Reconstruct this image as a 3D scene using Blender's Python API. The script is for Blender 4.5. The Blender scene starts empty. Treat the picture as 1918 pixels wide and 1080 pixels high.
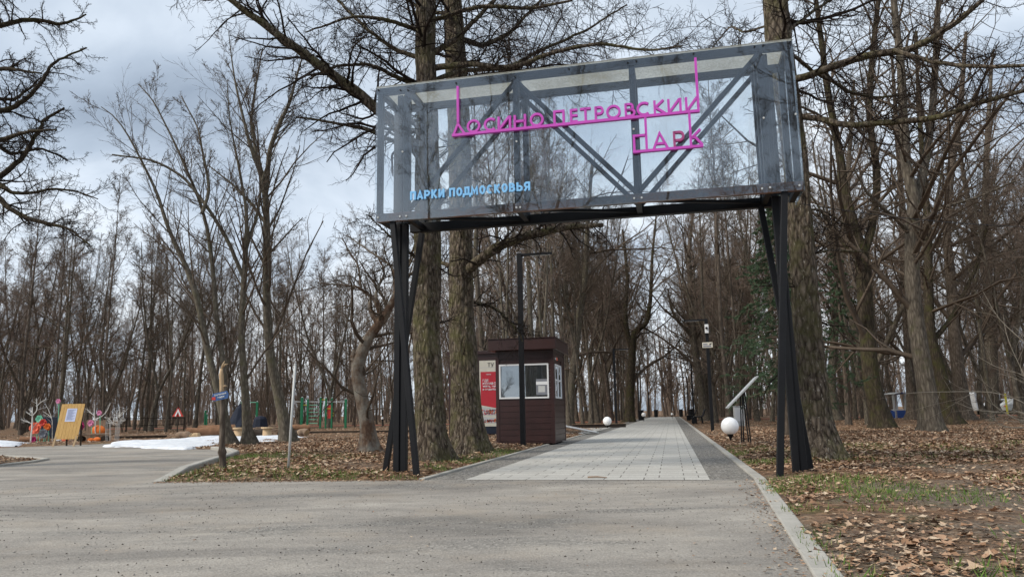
import bpy, math, random
import numpy as np
from mathutils import Vector, Matrix
PI = math.pi
R = math.radians
random.seed(7)
sc = bpy.context.scene
COL = sc.collection

# ------------------------------------------------------------------ camera
F = 1400.; PITCH = math.atan(233/F); ROLL = R(1.0); CH = 0.9
cf = np.array([0, math.cos(PITCH), math.sin(PITCH)])
r0 = np.array([1., 0, 0]); u0 = np.array([0, -math.sin(PITCH), math.cos(PITCH)])
cr = r0*math.cos(ROLL)-u0*math.sin(ROLL); cu = u0*math.cos(ROLL)+r0*math.sin(ROLL)
CP = np.array([0, 0, CH])
def ray(px, py): return cf+cr*(px-959)/F+cu*(540-py)/F
def G(px, py, z=0.):
    d = ray(px, py); return CP+d*((z-CH)/d[2])
def D(px, py, Y):
    d = ray(px, py); return CP+d*(Y/d[1])
cam = bpy.data.cameras.new('camera'); co = bpy.data.objects.new('camera', cam); COL.objects.link(co)
co.matrix_world = Matrix(((cr[0], cu[0], -cf[0], 0), (cr[1], cu[1], -cf[1], 0), (cr[2], cu[2], -cf[2], CH), (0, 0, 0, 1)))
cam.sensor_width = 36; cam.lens = 36*F/1918; cam.clip_end = 5000; cam.clip_start = 0.05
sc.camera = co

# ------------------------------------------------------------------ node helpers
def mat(name):
    m = bpy.data.materials.new(name); m.use_nodes = True
    nt = m.node_tree; nt.nodes.clear()
    out = nt.nodes.new('ShaderNodeOutputMaterial')
    return m, nt, out
def N(nt, t, **kw):
    n = nt.nodes.new(t)
    for k, v in kw.items():
        if hasattr(n, k) and k not in ('Scale',): setattr(n, k, v)
        else: n.inputs[k].default_value = v
    return n
def L(nt, a, b): nt.links.new(a, b)
def noise(nt, vec, scale, detail=4, rough=.55, dist=0):
    n = nt.nodes.new('ShaderNodeTexNoise'); n.inputs['Scale'].default_value = scale
    n.inputs['Detail'].default_value = detail; n.inputs['Roughness'].default_value = rough
    n.inputs['Distortion'].default_value = dist
    if vec is not None: L(nt, vec, n.inputs['Vector'])
    return n
def ramp(nt, fac, stops):
    n = nt.nodes.new('ShaderNodeValToRGB')
    e = n.color_ramp.elements
    while len(e) > 1: e.remove(e[-1])
    for i, (p, c) in enumerate(stops):
        x = e[0] if i == 0 else e.new(p)
        x.position = p; x.color = (c[0], c[1], c[2], 1) if not isinstance(c, (int, float)) else (c, c, c, 1)
    L(nt, fac, n.inputs[0]); return n
def mix(nt, fac, a, b, blend='MIX'):
    n = nt.nodes.new('ShaderNodeMix'); n.data_type = 'RGBA'; n.blend_type = blend
    for s, v in ((n.inputs[0], fac), (n.inputs[6], a), (n.inputs[7], b)):
        if isinstance(v, (int, float)): s.default_value = v
        elif isinstance(v, tuple): s.default_value = (*v, 1)
        else: L(nt, v, s)
    return n.outputs[2]
def mth(nt, op, a, b=0., clamp=False):
    n = nt.nodes.new('ShaderNodeMath'); n.operation = op; n.use_clamp = clamp
    for s, v in ((n.inputs[0], a), (n.inputs[1], b)):
        if isinstance(v, (int, float)): s.default_value = v
        else: L(nt, v, s)
    return n.outputs[0]
def bump(nt, h, strength, dist, normal=None):
    n = nt.nodes.new('ShaderNodeBump'); n.inputs['Strength'].default_value = strength
    n.inputs['Distance'].default_value = dist; L(nt, h, n.inputs['Height'])
    if normal is not None: L(nt, normal, n.inputs['Normal'])
    return n.outputs[0]
def objco(nt, scale=(1, 1, 1), rot=(0, 0, 0)):
    t = nt.nodes.new('ShaderNodeTexCoord'); m = nt.nodes.new('ShaderNodeMapping')
    m.inputs['Scale'].default_value = scale; m.inputs['Rotation'].default_value = rot
    L(nt, t.outputs['Object'], m.inputs[0]); return m.outputs[0]
def bsdf(nt, out, col, rough=.8, spec=.3, metal=0, nrm=None):
    b = nt.nodes.new('ShaderNodeBsdfPrincipled')
    for s, v in ((b.inputs['Base Color'], col), (b.inputs['Roughness'], rough)):
        if isinstance(v, tuple): s.default_value = (*v, 1)
        elif isinstance(v, (int, float)): s.default_value = v
        else: L(nt, v, s)
    b.inputs['Specular IOR Level'].default_value = spec; b.inputs['Metallic'].default_value = metal
    if nrm is not None: L(nt, nrm, b.inputs['Normal'])
    L(nt, b.outputs[0], out.inputs['Surface']); return b

def simple(name, col, rough=.7, spec=.3, metal=0, var=.25, scale=3., bmp=.15):
    m, nt, out = mat(name); v = objco(nt)
    n = noise(nt, v, scale, 6, .6); f = noise(nt, v, scale*14, 4, .6)
    a = mth(nt, 'ADD', mth(nt, 'MULTIPLY', n.outputs[0], .6), mth(nt, 'MULTIPLY', f.outputs[0], .4))
    lo = tuple(c*(1-var) for c in col); hi = tuple(min(1, c*(1+var)) for c in col)
    c = ramp(nt, a, [(.3, lo), (.7, hi)])
    bsdf(nt, out, c.outputs[0], rough, spec, metal, bump(nt, a, bmp, .01)); return m

MT = {}
def bark(name, c_lo, c_hi, moss=None, mossamt=.5, vs=(9, 9, 1.6), bstr=.9, bd=.04, light=None):
    m, nt, out = mat(name); v = objco(nt, vs); v2 = objco(nt)
    n1 = noise(nt, v, 1.6, 7, .65, .6); vo = nt.nodes.new('ShaderNodeTexVoronoi'); vo.inputs['Scale'].default_value = 1.3
    vo.feature = 'DISTANCE_TO_EDGE'; L(nt, v, vo.inputs['Vector'])
    h = mth(nt, 'ADD', mth(nt, 'MULTIPLY', n1.outputs[0], .7), mth(nt, 'MULTIPLY', vo.outputs[0], .7, True))
    c = ramp(nt, h, [(.3, c_lo), (.75, c_hi)]).outputs[0]
    if light:
        n3 = noise(nt, v, 3.1, 5, .7); c = mix(nt, ramp(nt, n3.outputs[0], [(.6, 0), (.68, 1)]).outputs[0], c, light)
    if moss:
        n2 = noise(nt, v2, 2.2, 6, .7); f = ramp(nt, n2.outputs[0], [(1-mossamt-.08, 0), (1-mossamt+.12, .8)])
        c = mix(nt, f.outputs[0], c, moss)
    bsdf(nt, out, c, .95, .1, 0, bump(nt, h, bstr, bd)); MT[name] = m; return m
bark('larch_bark', (.032, .024, .019), (.27, .22, .17), (.115, .11, .05), .46, (10, 10, 3.4), 1., .1, (.45, .41, .35))
bark('forest_bark', (.06, .05, .04), (.2, .172, .137), (.085, .085, .042), .38, (9, 9, 2), .8, .04)
bark('brown_bark', (.06, .048, .038), (.19, .155, .125), (.09, .085, .04), .3, (9, 9, 2), .8, .04)
bark('grey_bark', (.07, .06, .047), (.2, .175, .14), (.11, .105, .06), .42, (9, 9, 3), .5, .02)
bark('lichen_bark', (.09, .055, .04), (.22, .15, .1), (.3, .29, .25), .5, (8, 8, 3), .8, .03)
bark('mossy_bark', (.03, .024, .018), (.1, .08, .058), (.06, .06, .022), .45, (8, 8, 2), 1., .06)
MT['twig'] = simple('twig', (.1, .078, .06), .9, .1, 0, .4, 1.5, .1)
MT['twig_red'] = simple('twig_red', (.185, .142, .114), .9, .1, 0, .4, .5, .1)
MT['twig_dark'] = simple('twig_dark', (.028, .021, .017), .9, .1, 0, .4, 1.5, .1)
MT['twig_pale'] = simple('twig_pale', (.34, .3, .24), .8, .1, 0, .3, 1.5, .1)
MT['black'] = simple('black_paint', (.008, .0085, .0105), .5, .25, 0, .3, 2., .08)
MT['steel'] = simple('blue_grey_paint', (.024, .029, .037), .45, .5, 0, .35, 1.6, .1)
MT['concrete'] = simple('concrete', (.36, .345, .31), .9, .2, 0, .22, 3., .5)
MT['white'] = simple('white_plastic', (.72, .73, .74), .4, .5, 0, .06, 2., .05)
MT['white_rough'] = simple('white_whitewash', (.62, .6, .56), .8, .2, 0, .25, 6., .3)
MT['offwhite'] = simple('grey_white_metal', (.5, .51, .5), .5, .4, 0, .12, 2., .05)
MT['magenta'] = simple('magenta_paint', (.52, .065, .46), .5, .4, 0, .1, 5., .1)
MT['magenta_faded'] = simple('dull_magenta_paint', (.36, .06, .2), .5, .4, 0, .2, 5., .1)
MT['sky_blue'] = simple('pale_blue_letter', (.22, .52, .85), .5, .4, 0, .08, 5., .1)
MT['red'] = simple('red_paint', (.55, .05, .035), .5, .4, 0, .12, 3., .05)
MT['crimson'] = simple('crimson_print', (.5, .03, .045), .4, .4, 0, .08, 3., .02)
MT['green'] = simple('green_paint', (.015, .17, .075), .5, .4, 0, .2, 3., .05)
MT['yellow'] = simple('yellow_paint', (.55, .5, .05), .5, .4, 0, .15, 3., .05)
MT['blue'] = simple('blue_paint', (.03, .08, .3), .5, .4, 0, .15, 3., .05)
MT['navy'] = simple('navy_cloth', (.02, .025, .04), .8, .2, 0, .3, 2., .4)
MT['signblue'] = simple('sign_blue', (.05, .12, .3), .5, .4, 0, .2, 6., .05)
MT['coral'] = simple('coral_paper', (.75, .17, .1), .7, .2, 0, .15, 4., .1)
MT['orange'] = simple('orange_paint', (.72, .18, .04), .7, .2, 0, .15, 4., .1)
MT['wine'] = simple('wine_paper', (.36, .02, .12), .7, .2, 0, .25, 4., .1)
MT['pink'] = simple('pink_paper', (.72, .28, .45), .7, .2, 0, .12, 4., .1)
MT['mint'] = simple('mint_paper', (.2, .55, .38), .7, .2, 0, .15, 4., .1)
MT['greypaper'] = simple('grey_paper', (.2, .21, .24), .7, .2, 0, .25, 4., .1)
MT['cutwood'] = simple('cut_wood', (.46, .33, .2), .8, .2, 0, .25, 9., .3)
MT['planks'] = simple('weathered_planks', (.24, .17, .12), .85, .2, 0, .35, 5., .4)
MT['log'] = simple('brown_log', (.2, .11, .065), .9, .1, 0, .45, 5., .8)
MT['darklog'] = simple('dark_log', (.05, .04, .033), .9, .1, 0, .4, 5., .8)
MT['dark'] = simple('dark_gap', (.01, .01, .01), .8, .2)
MT['rubber'] = simple('rubber', (.02, .02, .02), .8, .2)
MT['paper'] = simple('paper', (.6, .65, .85), .7, .2, 0, .08, 6., .02)
MT['ink'] = simple('ink', (.06, .08, .2), .7, .2)
MT['black_ink'] = simple('black_ink', (.03, .03, .03), .7, .2)
MT['cream'] = simple('cream_print', (.62, .59, .5), .5, .3, 0, .05, 3., .02)
MT['pine'] = simple('spruce_needles', (.08, .125, .07), .8, .2, 0, .5, 1.2, .1)
MT['redtrack'] = simple('red_rubber_track', (.5, .19, .13), .9, .1, 0, .1, 2., .1)

def wood_board():
    m, nt, out = mat('yellow_board'); v = objco(nt, (2, 2, 14), (0, PI/2, 0)); v2 = objco(nt)
    n = noise(nt, objco(nt, (24, 24, 1.5)), 1.5, 5, .6, .4)
    k = nt.nodes.new('ShaderNodeTexVoronoi'); k.inputs['Scale'].default_value = 4.5; L(nt, v2, k.inputs['Vector'])
    c = ramp(nt, n.outputs[0], [(.3, (.5, .29, .09)), (.7, (.66, .42, .16))]).outputs[0]
    c = mix(nt, ramp(nt, k.outputs['Distance'], [(.05, 1), (.11, 0)]).outputs[0], c, (.2, .08, .03))
    bsdf(nt, out, c, .6, .3, 0, bump(nt, n.outputs[0], .2, .005)); MT['board'] = m
wood_board()
def maroon():
    m, nt, out = mat('maroon_siding'); v = objco(nt)
    n = noise(nt, v, 2.5, 5, .6); f = noise(nt, v, 60, 3, .6)
    c = ramp(nt, n.outputs[0], [(.3, (.026, .011, .0105)), (.7, (.045, .018, .0165))]).outputs[0]
    c = mix(nt, ramp(nt, f.outputs[0], [(.7, 0), (.78, .35)]).outputs[0], c, (.2, .12, .1))
    bsdf(nt, out, c, .38, .5, 0, bump(nt, n.outputs[0], .1, .01)); MT['maroon'] = m
maroon()
def glassm(name, tint, refl, haze, rough=.012, scr=1.):
    m, nt, out = mat(name); v = objco(nt)
    tr = N(nt, 'ShaderNodeBsdfTransparent'); tr.inputs[0].default_value = (*tint, 1)
    gl = N(nt, 'ShaderNodeBsdfGlossy'); gl.inputs['Roughness'].default_value = rough
    gl.inputs[0].default_value = (.9, .95, 1, 1)
    df = N(nt, 'ShaderNodeBsdfDiffuse'); df.inputs[0].default_value = (.5, .54, .58, 1)
    ts = N(nt, 'ShaderNodeBsdfTranslucent'); ts.inputs[0].default_value = (.5, .54, .58, 1)
    wv = noise(nt, v, 1.3, 3, .5, .3)
    b = bump(nt, wv.outputs[0], .05, .02); L(nt, b, gl.inputs['Normal'])
    fr = N(nt, 'ShaderNodeFresnel'); fr.inputs[0].default_value = 1.5
    f = mth(nt, 'ADD', mth(nt, 'MULTIPLY', fr.outputs[0], refl), 0., True)
    m1 = N(nt, 'ShaderNodeMixShader'); L(nt, f, m1.inputs[0]); L(nt, tr.outputs[0], m1.inputs[1]); L(nt, gl.outputs[0], m1.inputs[2])
    m0 = N(nt, 'ShaderNodeMixShader'); m0.inputs[0].default_value = .5; L(nt, df.outputs[0], m0.inputs[1]); L(nt, ts.outputs[0], m0.inputs[2])
    n = noise(nt, objco(nt, (1, 1, 1)), 1.1, 7, .65, .5); s = noise(nt, objco(nt, (7, 7, 2.2), (0, R(35), 0)), 3.5, 6, .7, 1.5)
    h = mth(nt, 'MULTIPLY', ramp(nt, n.outputs[0], [(.3, .25), (.72, 1.)]).outputs[0], haze)
    h = mth(nt, 'ADD', h, mth(nt, 'MULTIPLY', ramp(nt, s.outputs[0], [(.54, 0), (.62, 1)]).outputs[0], haze*.9*scr), True)
    m2 = N(nt, 'ShaderNodeMixShader'); L(nt, h, m2.inputs[0]); L(nt, m1.outputs[0], m2.inputs[1]); L(nt, m0.outputs[0], m2.inputs[2])
    L(nt, m2.outputs[0], out.inputs['Surface']); MT[name] = m
glassm('sheet_front', (.96, .98, .99), 2.3, .045)
glassm('sheet_back', (.96, .98, .99), .7, .045)
glassm('window_glass', (.55, .6, .6), 8., .14, .02, .3)
def frosted():
    m, nt, out = mat('frosted_roof'); v = objco(nt)
    n = noise(nt, v, 1.6, 6, .7); k = noise(nt, v, 26, 5, .7)
    c = ramp(nt, n.outputs[0], [(.3, (.42, .4, .33)), (.7, (.68, .68, .65))]).outputs[0]
    c = mix(nt, ramp(nt, k.outputs[0], [(.45, 0), (.62, .7)]).outputs[0], c, (.36, .34, .28))
    df = N(nt, 'ShaderNodeBsdfDiffuse'); ts = N(nt, 'ShaderNodeBsdfTranslucent'); tr = N(nt, 'ShaderNodeBsdfTransparent')
    L(nt, c, df.inputs[0]); L(nt, c, ts.inputs[0])
    a = N(nt, 'ShaderNodeMixShader'); a.inputs[0].default_value = .88; L(nt, df.outputs[0], a.inputs[1]); L(nt, ts.outputs[0], a.inputs[2])
    b = N(nt, 'ShaderNodeMixShader'); b.inputs[0].default_value = .2; L(nt, a.outputs[0], b.inputs[1]); L(nt, tr.outputs[0], b.inputs[2])
    L(nt, b.outputs[0], out.inputs['Surface']); MT['frost'] = m
frosted()
def rusty():
    m, nt, out = mat('rusty_rail'); v = objco(nt, (1, 1, 2)); n = noise(nt, v, 2.2, 7, .7); k = noise(nt, v, 9, 6, .7)
    c = ramp(nt, k.outputs[0], [(.3, (.06, .065, .07)), (.6, (.17, .165, .155))]).outputs[0]
    c = mix(nt, ramp(nt, n.outputs[0], [(.42, 0), (.56, .9)]).outputs[0], c, (.22, .1, .055))
    bsdf(nt, out, c, .6, .4, 0, bump(nt, k.outputs[0], .3, .01)); MT['rusty'] = m
rusty()
def globe_m():
    m, nt, out = mat('opal_globe'); b = bsdf(nt, out, (.93, .94, .96), .3, .5)
    b.inputs['Subsurface Weight'].default_value = 1.; b.inputs['Subsurface Scale'].default_value = .25; b.inputs['Subsurface Radius'].default_value = (1, 1, 1); MT['globe'] = m
globe_m()
def snow_m():
    m, nt, out = mat('old_snow'); v = objco(nt); n = noise(nt, v, 2.5, 7, .65); k = noise(nt, v, 9, 5, .7)
    c = ramp(nt, n.outputs[0], [(.3, (.5, .54, .6)), (.6, (.74, .76, .79))]).outputs[0]
    c = mix(nt, ramp(nt, k.outputs[0], [(.56, 0), (.7, .65)]).outputs[0], c, (.42, .38, .33))
    bsdf(nt, out, c, .7, .3, 0, bump(nt, n.outputs[0], .6, .06)); MT['snow'] = m
snow_m()
def asphalt():
    m, nt, out = mat('dusty_asphalt'); v = objco(nt)
    big = noise(nt, objco(nt, (.4, 1.1, 1)), .8, 7, .62, .6); mid = noise(nt, objco(nt, (1, 1.6, 1)), 2.2, 6, .65); fine = noise(nt, v, 55, 6, .75)
    vo = nt.nodes.new('ShaderNodeTexVoronoi'); vo.inputs['Scale'].default_value = 60; L(nt, v, vo.inputs['Vector'])
    c = ramp(nt, big.outputs[0], [(.34, (.17, .158, .142)), (.45, (.28, .257, .228)), (.56, (.35, .322, .283)), (.7, (.44, .405, .355))]).outputs[0]
    c = mix(nt, ramp(nt, mid.outputs[0], [(.35, .55), (.65, 0)]).outputs[0], c, (.215, .2, .18))
    c = mix(nt, ramp(nt, fine.outputs[0], [(.34, .6), (.48, 0)]).outputs[0], c, (.11, .1, .09))
    c = mix(nt, ramp(nt, fine.outputs[0], [(.55, 0), (.68, .6)]).outputs[0], c, (.48, .455, .42))
    dp = noise(nt, objco(nt, (.22, .75, 1), (0, 0, .12)), 1.3, 6, .6, .8); df_ = ramp(nt, dp.outputs[0], [(.54, 0), (.62, .6)]).outputs[0]
    rough_ = ramp(nt, vo.outputs['Color'], [(.2, (.07, .07, .068)), (.6, (.2, .19, .175)), (.95, (.42, .4, .36))]).outputs[0]
    c = mix(nt, df_, c, rough_)
    ds = noise(nt, objco(nt, (.5, .5, 1)), 1.9, 5, .6); c = mix(nt, ramp(nt, ds.outputs[0], [(.5, 0), (.7, .35)]).outputs[0], c, (.36, .3, .23))
    vo2 = nt.nodes.new('ShaderNodeTexVoronoi'); vo2.inputs['Scale'].default_value = 7; L(nt, v, vo2.inputs['Vector'])
    c = mix(nt, ramp(nt, vo2.outputs['Distance'], [(.05, .8), (.09, 0)]).outputs[0], c, (.07, .06, .05))
    h = mth(nt, 'ADD', fine.outputs[0], mth(nt, 'MULTIPLY', vo.outputs['Distance'], .8))
    nr = bump(nt, h, .6, .009, bump(nt, mid.outputs[0], .4, .04))
    bsdf(nt, out, c, .92, .2, 0, nr); MT['asphalt'] = m
asphalt()
def gravel():
    m, nt, out = mat('grey_gravel'); v = objco(nt)
    vo = nt.nodes.new('ShaderNodeTexVoronoi'); vo.inputs['Scale'].default_value = 45; L(nt, v, vo.inputs['Vector'])
    n = noise(nt, v, 3, 5, .6)
    c = ramp(nt, vo.outputs['Color'], [(.15, (.075, .073, .07)), (.5, (.21, .2, .185)), (.9, (.42, .4, .365))]).outputs[0]
    c = mix(nt, ramp(nt, n.outputs[0], [(.4, 0), (.7, .5)]).outputs[0], c, (.2, .18, .15))
    bsdf(nt, out, c, .9, .2, 0, bump(nt, vo.outputs['Distance'], 1, .015)); MT['gravel'] = m
gravel()
def pavers():
    m, nt, out = mat('concrete_pavers'); v = objco(nt)
    b = nt.nodes.new('ShaderNodeTexBrick'); L(nt, v, b.inputs['Vector'])
    b.offset = .37; b.inputs['Scale'].default_value = 1; b.inputs['Brick Width'].default_value = .52; b.inputs['Row Height'].default_value = .36
    b.inputs['Mortar Size'].default_value = .008; b.inputs['Mortar Smooth'].default_value = .3; b.inputs['Bias'].default_value = 0
    b.inputs['Color1'].default_value = (.45, .44, .41, 1); b.inputs['Color2'].default_value = (.55, .54, .5, 1); b.inputs['Mortar'].default_value = (.06, .055, .045, 1)
    n = noise(nt, v, 1.4, 6, .6); f = noise(nt, v, 40, 4, .7)
    c = mix(nt, ramp(nt, n.outputs[0], [(.35, .45), (.65, 0)]).outputs[0], b.outputs['Color'], (.38, .36, .33))
    c = mix(nt, ramp(nt, f.outputs[0], [(.35, .5), (.5, 0)]).outputs[0], c, (.22, .21, .19))
    h = mth(nt, 'SUBTRACT', mth(nt, 'MULTIPLY', f.outputs[0], .3), b.outputs['Fac'])
    bsdf(nt, out, c, .85, .2, 0, bump(nt, h, .6, .01)); MT['pavers'] = m
pavers()
def ground_m():
    m, nt, out = mat('leafy_ground'); v = objco(nt)
    vo = nt.nodes.new('ShaderNodeTexVoronoi'); vo.inputs['Scale'].default_value = 11; L(nt, v, vo.inputs['Vector'])
    v3 = nt.nodes.new('ShaderNodeTexVoronoi'); v3.inputs['Scale'].default_value = 4.3; L(nt, v, v3.inputs['Vector'])
    n = noise(nt, v, .5, 5, .6, .3); f = noise(nt, v, 30, 5, .7); gm = noise(nt, v, 1.1, 5, .65)
    leaf = ramp(nt, vo.outputs['Color'], [(.1, (.06, .036, .024)), (.4, (.19, .108, .06)), (.7, (.33, .19, .11)), (.95, (.46, .31, .19))]).outputs[0]
    leaf = mix(nt, mth(nt, 'MULTIPLY', v3.outputs['Distance'], .5), leaf, (.08, .05, .035))
    dirt = ramp(nt, f.outputs[0], [(.35, (.075, .055, .04)), (.5, (.18, .14, .105)), (.68, (.33, .28, .225))]).outputs[0]
    sx = nt.nodes.new('ShaderNodeSeparateXYZ'); L(nt, v, sx.inputs[0])
    near = mth(nt, 'MULTIPLY', mth(nt, 'SUBTRACT', 12., sx.outputs[1]), .12, True)
    lf = ramp(nt, mth(nt, 'SUBTRACT', n.outputs[0], mth(nt, 'MULTIPLY', near, .2)), [(.34, 0), (.5, .9)]).outputs[0]
    c = mix(nt, lf, dirt, leaf)
    gf = ramp(nt, gm.outputs[0], [(.56, 0), (.68, .55)]).outputs[0]
    c = mix(nt, gf, c, (.1, .12, .04))
    h = mth(nt, 'ADD', mth(nt, 'MULTIPLY', vo.outputs['Distance'], 1.), mth(nt, 'MULTIPLY', f.outputs[0], .6))
    bsdf(nt, out, c, .95, .12, 0, bump(nt, h, 1., .05)); MT['ground'] = m
ground_m()
for i, c in enumerate([(.25, .145, .085), (.35, .22, .14), (.43, .31, .21), (.1, .063, .043), (.5, .39, .28)]):
    MT['leaf%d' % i] = simple('fallen_leaf_%d' % i, c, .75, .25, 0, .25, 8., .2)
MT['grass0'] = simple('grass_green', (.09, .16, .03), .7, .2, 0, .4, 2., .1)
MT['grass1'] = simple('grass_dry', (.25, .24, .1), .7, .2, 0, .3, 2., .1)

# ------------------------------------------------------------------ mesh helpers
def mesh_np(name, V, Fq, mats, midx=None, smooth=True):
    """V (n,3); Fq (m,k) faces of equal size"""
    me = bpy.data.meshes.new(name)
    V = np.asarray(V, np.float32); Fq = np.asarray(Fq, np.int32); k = Fq.shape[1]
    me.vertices.add(len(V)); me.vertices.foreach_set('co', V.ravel())
    me.loops.add(Fq.size); me.loops.foreach_set('vertex_index', Fq.ravel())
    me.polygons.add(len(Fq)); me.polygons.foreach_set('loop_start', np.arange(0, Fq.size, k, dtype=np.int32))
    if midx is not None: me.polygons.foreach_set('material_index', np.asarray(midx, np.int32))
    me.polygons.foreach_set('use_smooth', np.full(len(Fq), smooth))
    for m in (mats if isinstance(mats, list) else [mats]): me.materials.append(m)
    me.update(calc_edges=True); return me
def link(name, me, parent=None, loc=(0, 0, 0)):
    o = bpy.data.objects.new(name, me); COL.objects.link(o); o.location = loc
    if parent is not None: o.parent = parent
    return o
def tag(o, label=None, cat=None, group=None, kind=None):
    if label: o['label'] = label
    if cat: o['category'] = cat
    if group: o['group'] = group
    if kind: o['kind'] = kind
    return o
def thing(name, label, cat, loc=(0, 0, 0), rz=0., group=None):
    o = bpy.data.objects.new(name, None); COL.objects.link(o); o.location = tuple(float(c) for c in loc); o.rotation_euler = (0, 0, rz)
    o.empty_display_size = .2
    return tag(o, label, cat, group)
class MB:
    def __init__(s): s.v = []; s.f = []
    def add(s, vs, fs):
        b = len(s.v); s.v += [tuple(map(float, v)) for v in vs]; s.f += [tuple(i+b for i in f) for f in fs]; return s
    def box(s, x0, x1, y0, y1, z0, z1):
        return s.add([(x, y, z) for z in (z0, z1) for y in (y0, y1) for x in (x0, x1)],
                     [(0, 2, 3, 1), (4, 5, 7, 6), (0, 1, 5, 4), (2, 6, 7, 3), (0, 4, 6, 2), (1, 3, 7, 5)])
    def bar(s, a, b, w, d=None, up=(0, 0, 1)):
        """box bar from a to b, cross-section w (side) x d (along up)"""
        d = d or w; a = np.array(a, float); b = np.array(b, float); t = b-a; t /= np.linalg.norm(t)
        up = np.array(up, float)
        if abs(t@up) > .95: up = np.array([0, 1., 0])
        x = np.cross(t, up); x /= np.linalg.norm(x); y = np.cross(x, t)
        vs = [p+x*sx*w/2+y*sy*d/2 for p in (a, b) for sy in (-1, 1) for sx in (-1, 1)]
        return s.add(vs, [(0, 1, 3, 2), (4, 6, 7, 5), (0, 4, 5, 1), (2, 3, 7, 6), (0, 2, 6, 4), (1, 5, 7, 3)])
    def tube(s, pts, rad, n=8, cap=True):
        pts = [np.array(p, float) for p in pts]; rad = rad if hasattr(rad, '__len__') else [rad]*len(pts)
        b = len(s.v); t = pts[-1]-pts[0]; ref = np.eye(3)[int(np.argmin(abs(t)))]
        for i, p in enumerate(pts):
            q = pts[min(i+1, len(pts)-1)]-pts[max(i-1, 0)]; q = q/(np.linalg.norm(q)+1e-9)
            x = np.cross(q, ref); x /= np.linalg.norm(x)+1e-9; y = np.cross(q, x)
            for k in range(n):
                a = 2*PI*k/n; s.v.append(tuple(p+rad[i]*(x*math.cos(a)+y*math.sin(a))))
        for i in range(len(pts)-1):
            for k in range(n): s.f.append((b+i*n+k, b+i*n+(k+1) % n, b+(i+1)*n+(k+1) % n, b+(i+1)*n+k))
        if cap: s.f.append(tuple(b+k for k in range(n))[::-1]); s.f.append(tuple(b+(len(pts)-1)*n+k for k in range(n)))
        return s
    def lathe(s, prof, n=24, c=(0, 0, 0)):
        b = len(s.v)
        for r, z in prof:
            for k in range(n):
                a = 2*PI*k/n; s.v.append((c[0]+r*math.cos(a), c[1]+r*math.sin(a), c[2]+z))
        for i in range(len(prof)-1):
            for k in range(n): s.f.append((b+i*n+k, b+i*n+(k+1) % n, b+(i+1)*n+(k+1) % n, b+(i+1)*n+k))
        s.f.append(tuple(b+k for k in range(n))[::-1]); s.f.append(tuple(b+(len(prof)-1)*n+k for k in range(n)))
        return s
    def prism(s, poly, z0, z1):
        n = len(poly)
        return s.add([(x, y, z0) for x, y in poly]+[(x, y, z1) for x, y in poly],
                     [tuple(range(n))[::-1], tuple(range(n, 2*n))]+[(i, (i+1) % n, n+(i+1) % n, n+i) for i in range(n)])
    def ribbon(s, pts, w, y0, y1, closed=False):
        """stroke in the local x-z plane, extruded along y"""
        P = [np.array(p, float) for p in pts]; n = len(P); b = len(s.v)
        for i, p in enumerate(P):
            if closed: a, c = P[i-1], P[(i+1) % n]
            else: a, c = P[max(i-1, 0)], P[min(i+1, n-1)]
            d1 = p-a if (closed or i > 0) else c-p; d2 = c-p if (closed or i < n-1) else d1
            d1 = d1/np.linalg.norm(d1); d2 = d2/np.linalg.norm(d2)
            n1 = np.array([-d1[1], d1[0]]); n2 = np.array([-d2[1], d2[0]]); m = n1+n2
            l = np.linalg.norm(m); m = m/l if l > .3 else n1; k = min(2., 1/max(.4, m@n1))
            for sg in (-1, 1):
                q = p+m*sg*w/2*k
                s.v.append((q[0], y0, q[1])); s.v.append((q[0], y1, q[1]))
        for i in range(n if closed else n-1):
            a = b+4*i; c = b+4*((i+1) % n)
            s.f += [(a, c, c+2, a+2), (a+1, a+3, c+3, c+1), (a, a+1, c+1, c), (a+2, c+2, c+3, a+3)]
        if not closed: s.f += [(b, b+2, b+3, b+1), (b+4*n-4, b+4*n-3, b+4*n-1, b+4*n-2)]
        return s
    def build(s, name, m, parent=None, smooth=False, bev=0.):
        me = bpy.data.meshes.new(name); me.from_pydata(s.v, [], s.f)
        me.materials.append(MT[m] if isinstance(m, str) else m)
        if smooth: me.polygons.foreach_set('use_smooth', [True]*len(me.polygons))
        me.update(); o = link(name, me, parent)
        if bev:
            b = o.modifiers.new('bev', 'BEVEL'); b.width = bev; b.segments = 2; b.limit_method = 'ANGLE'
        return o
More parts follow.
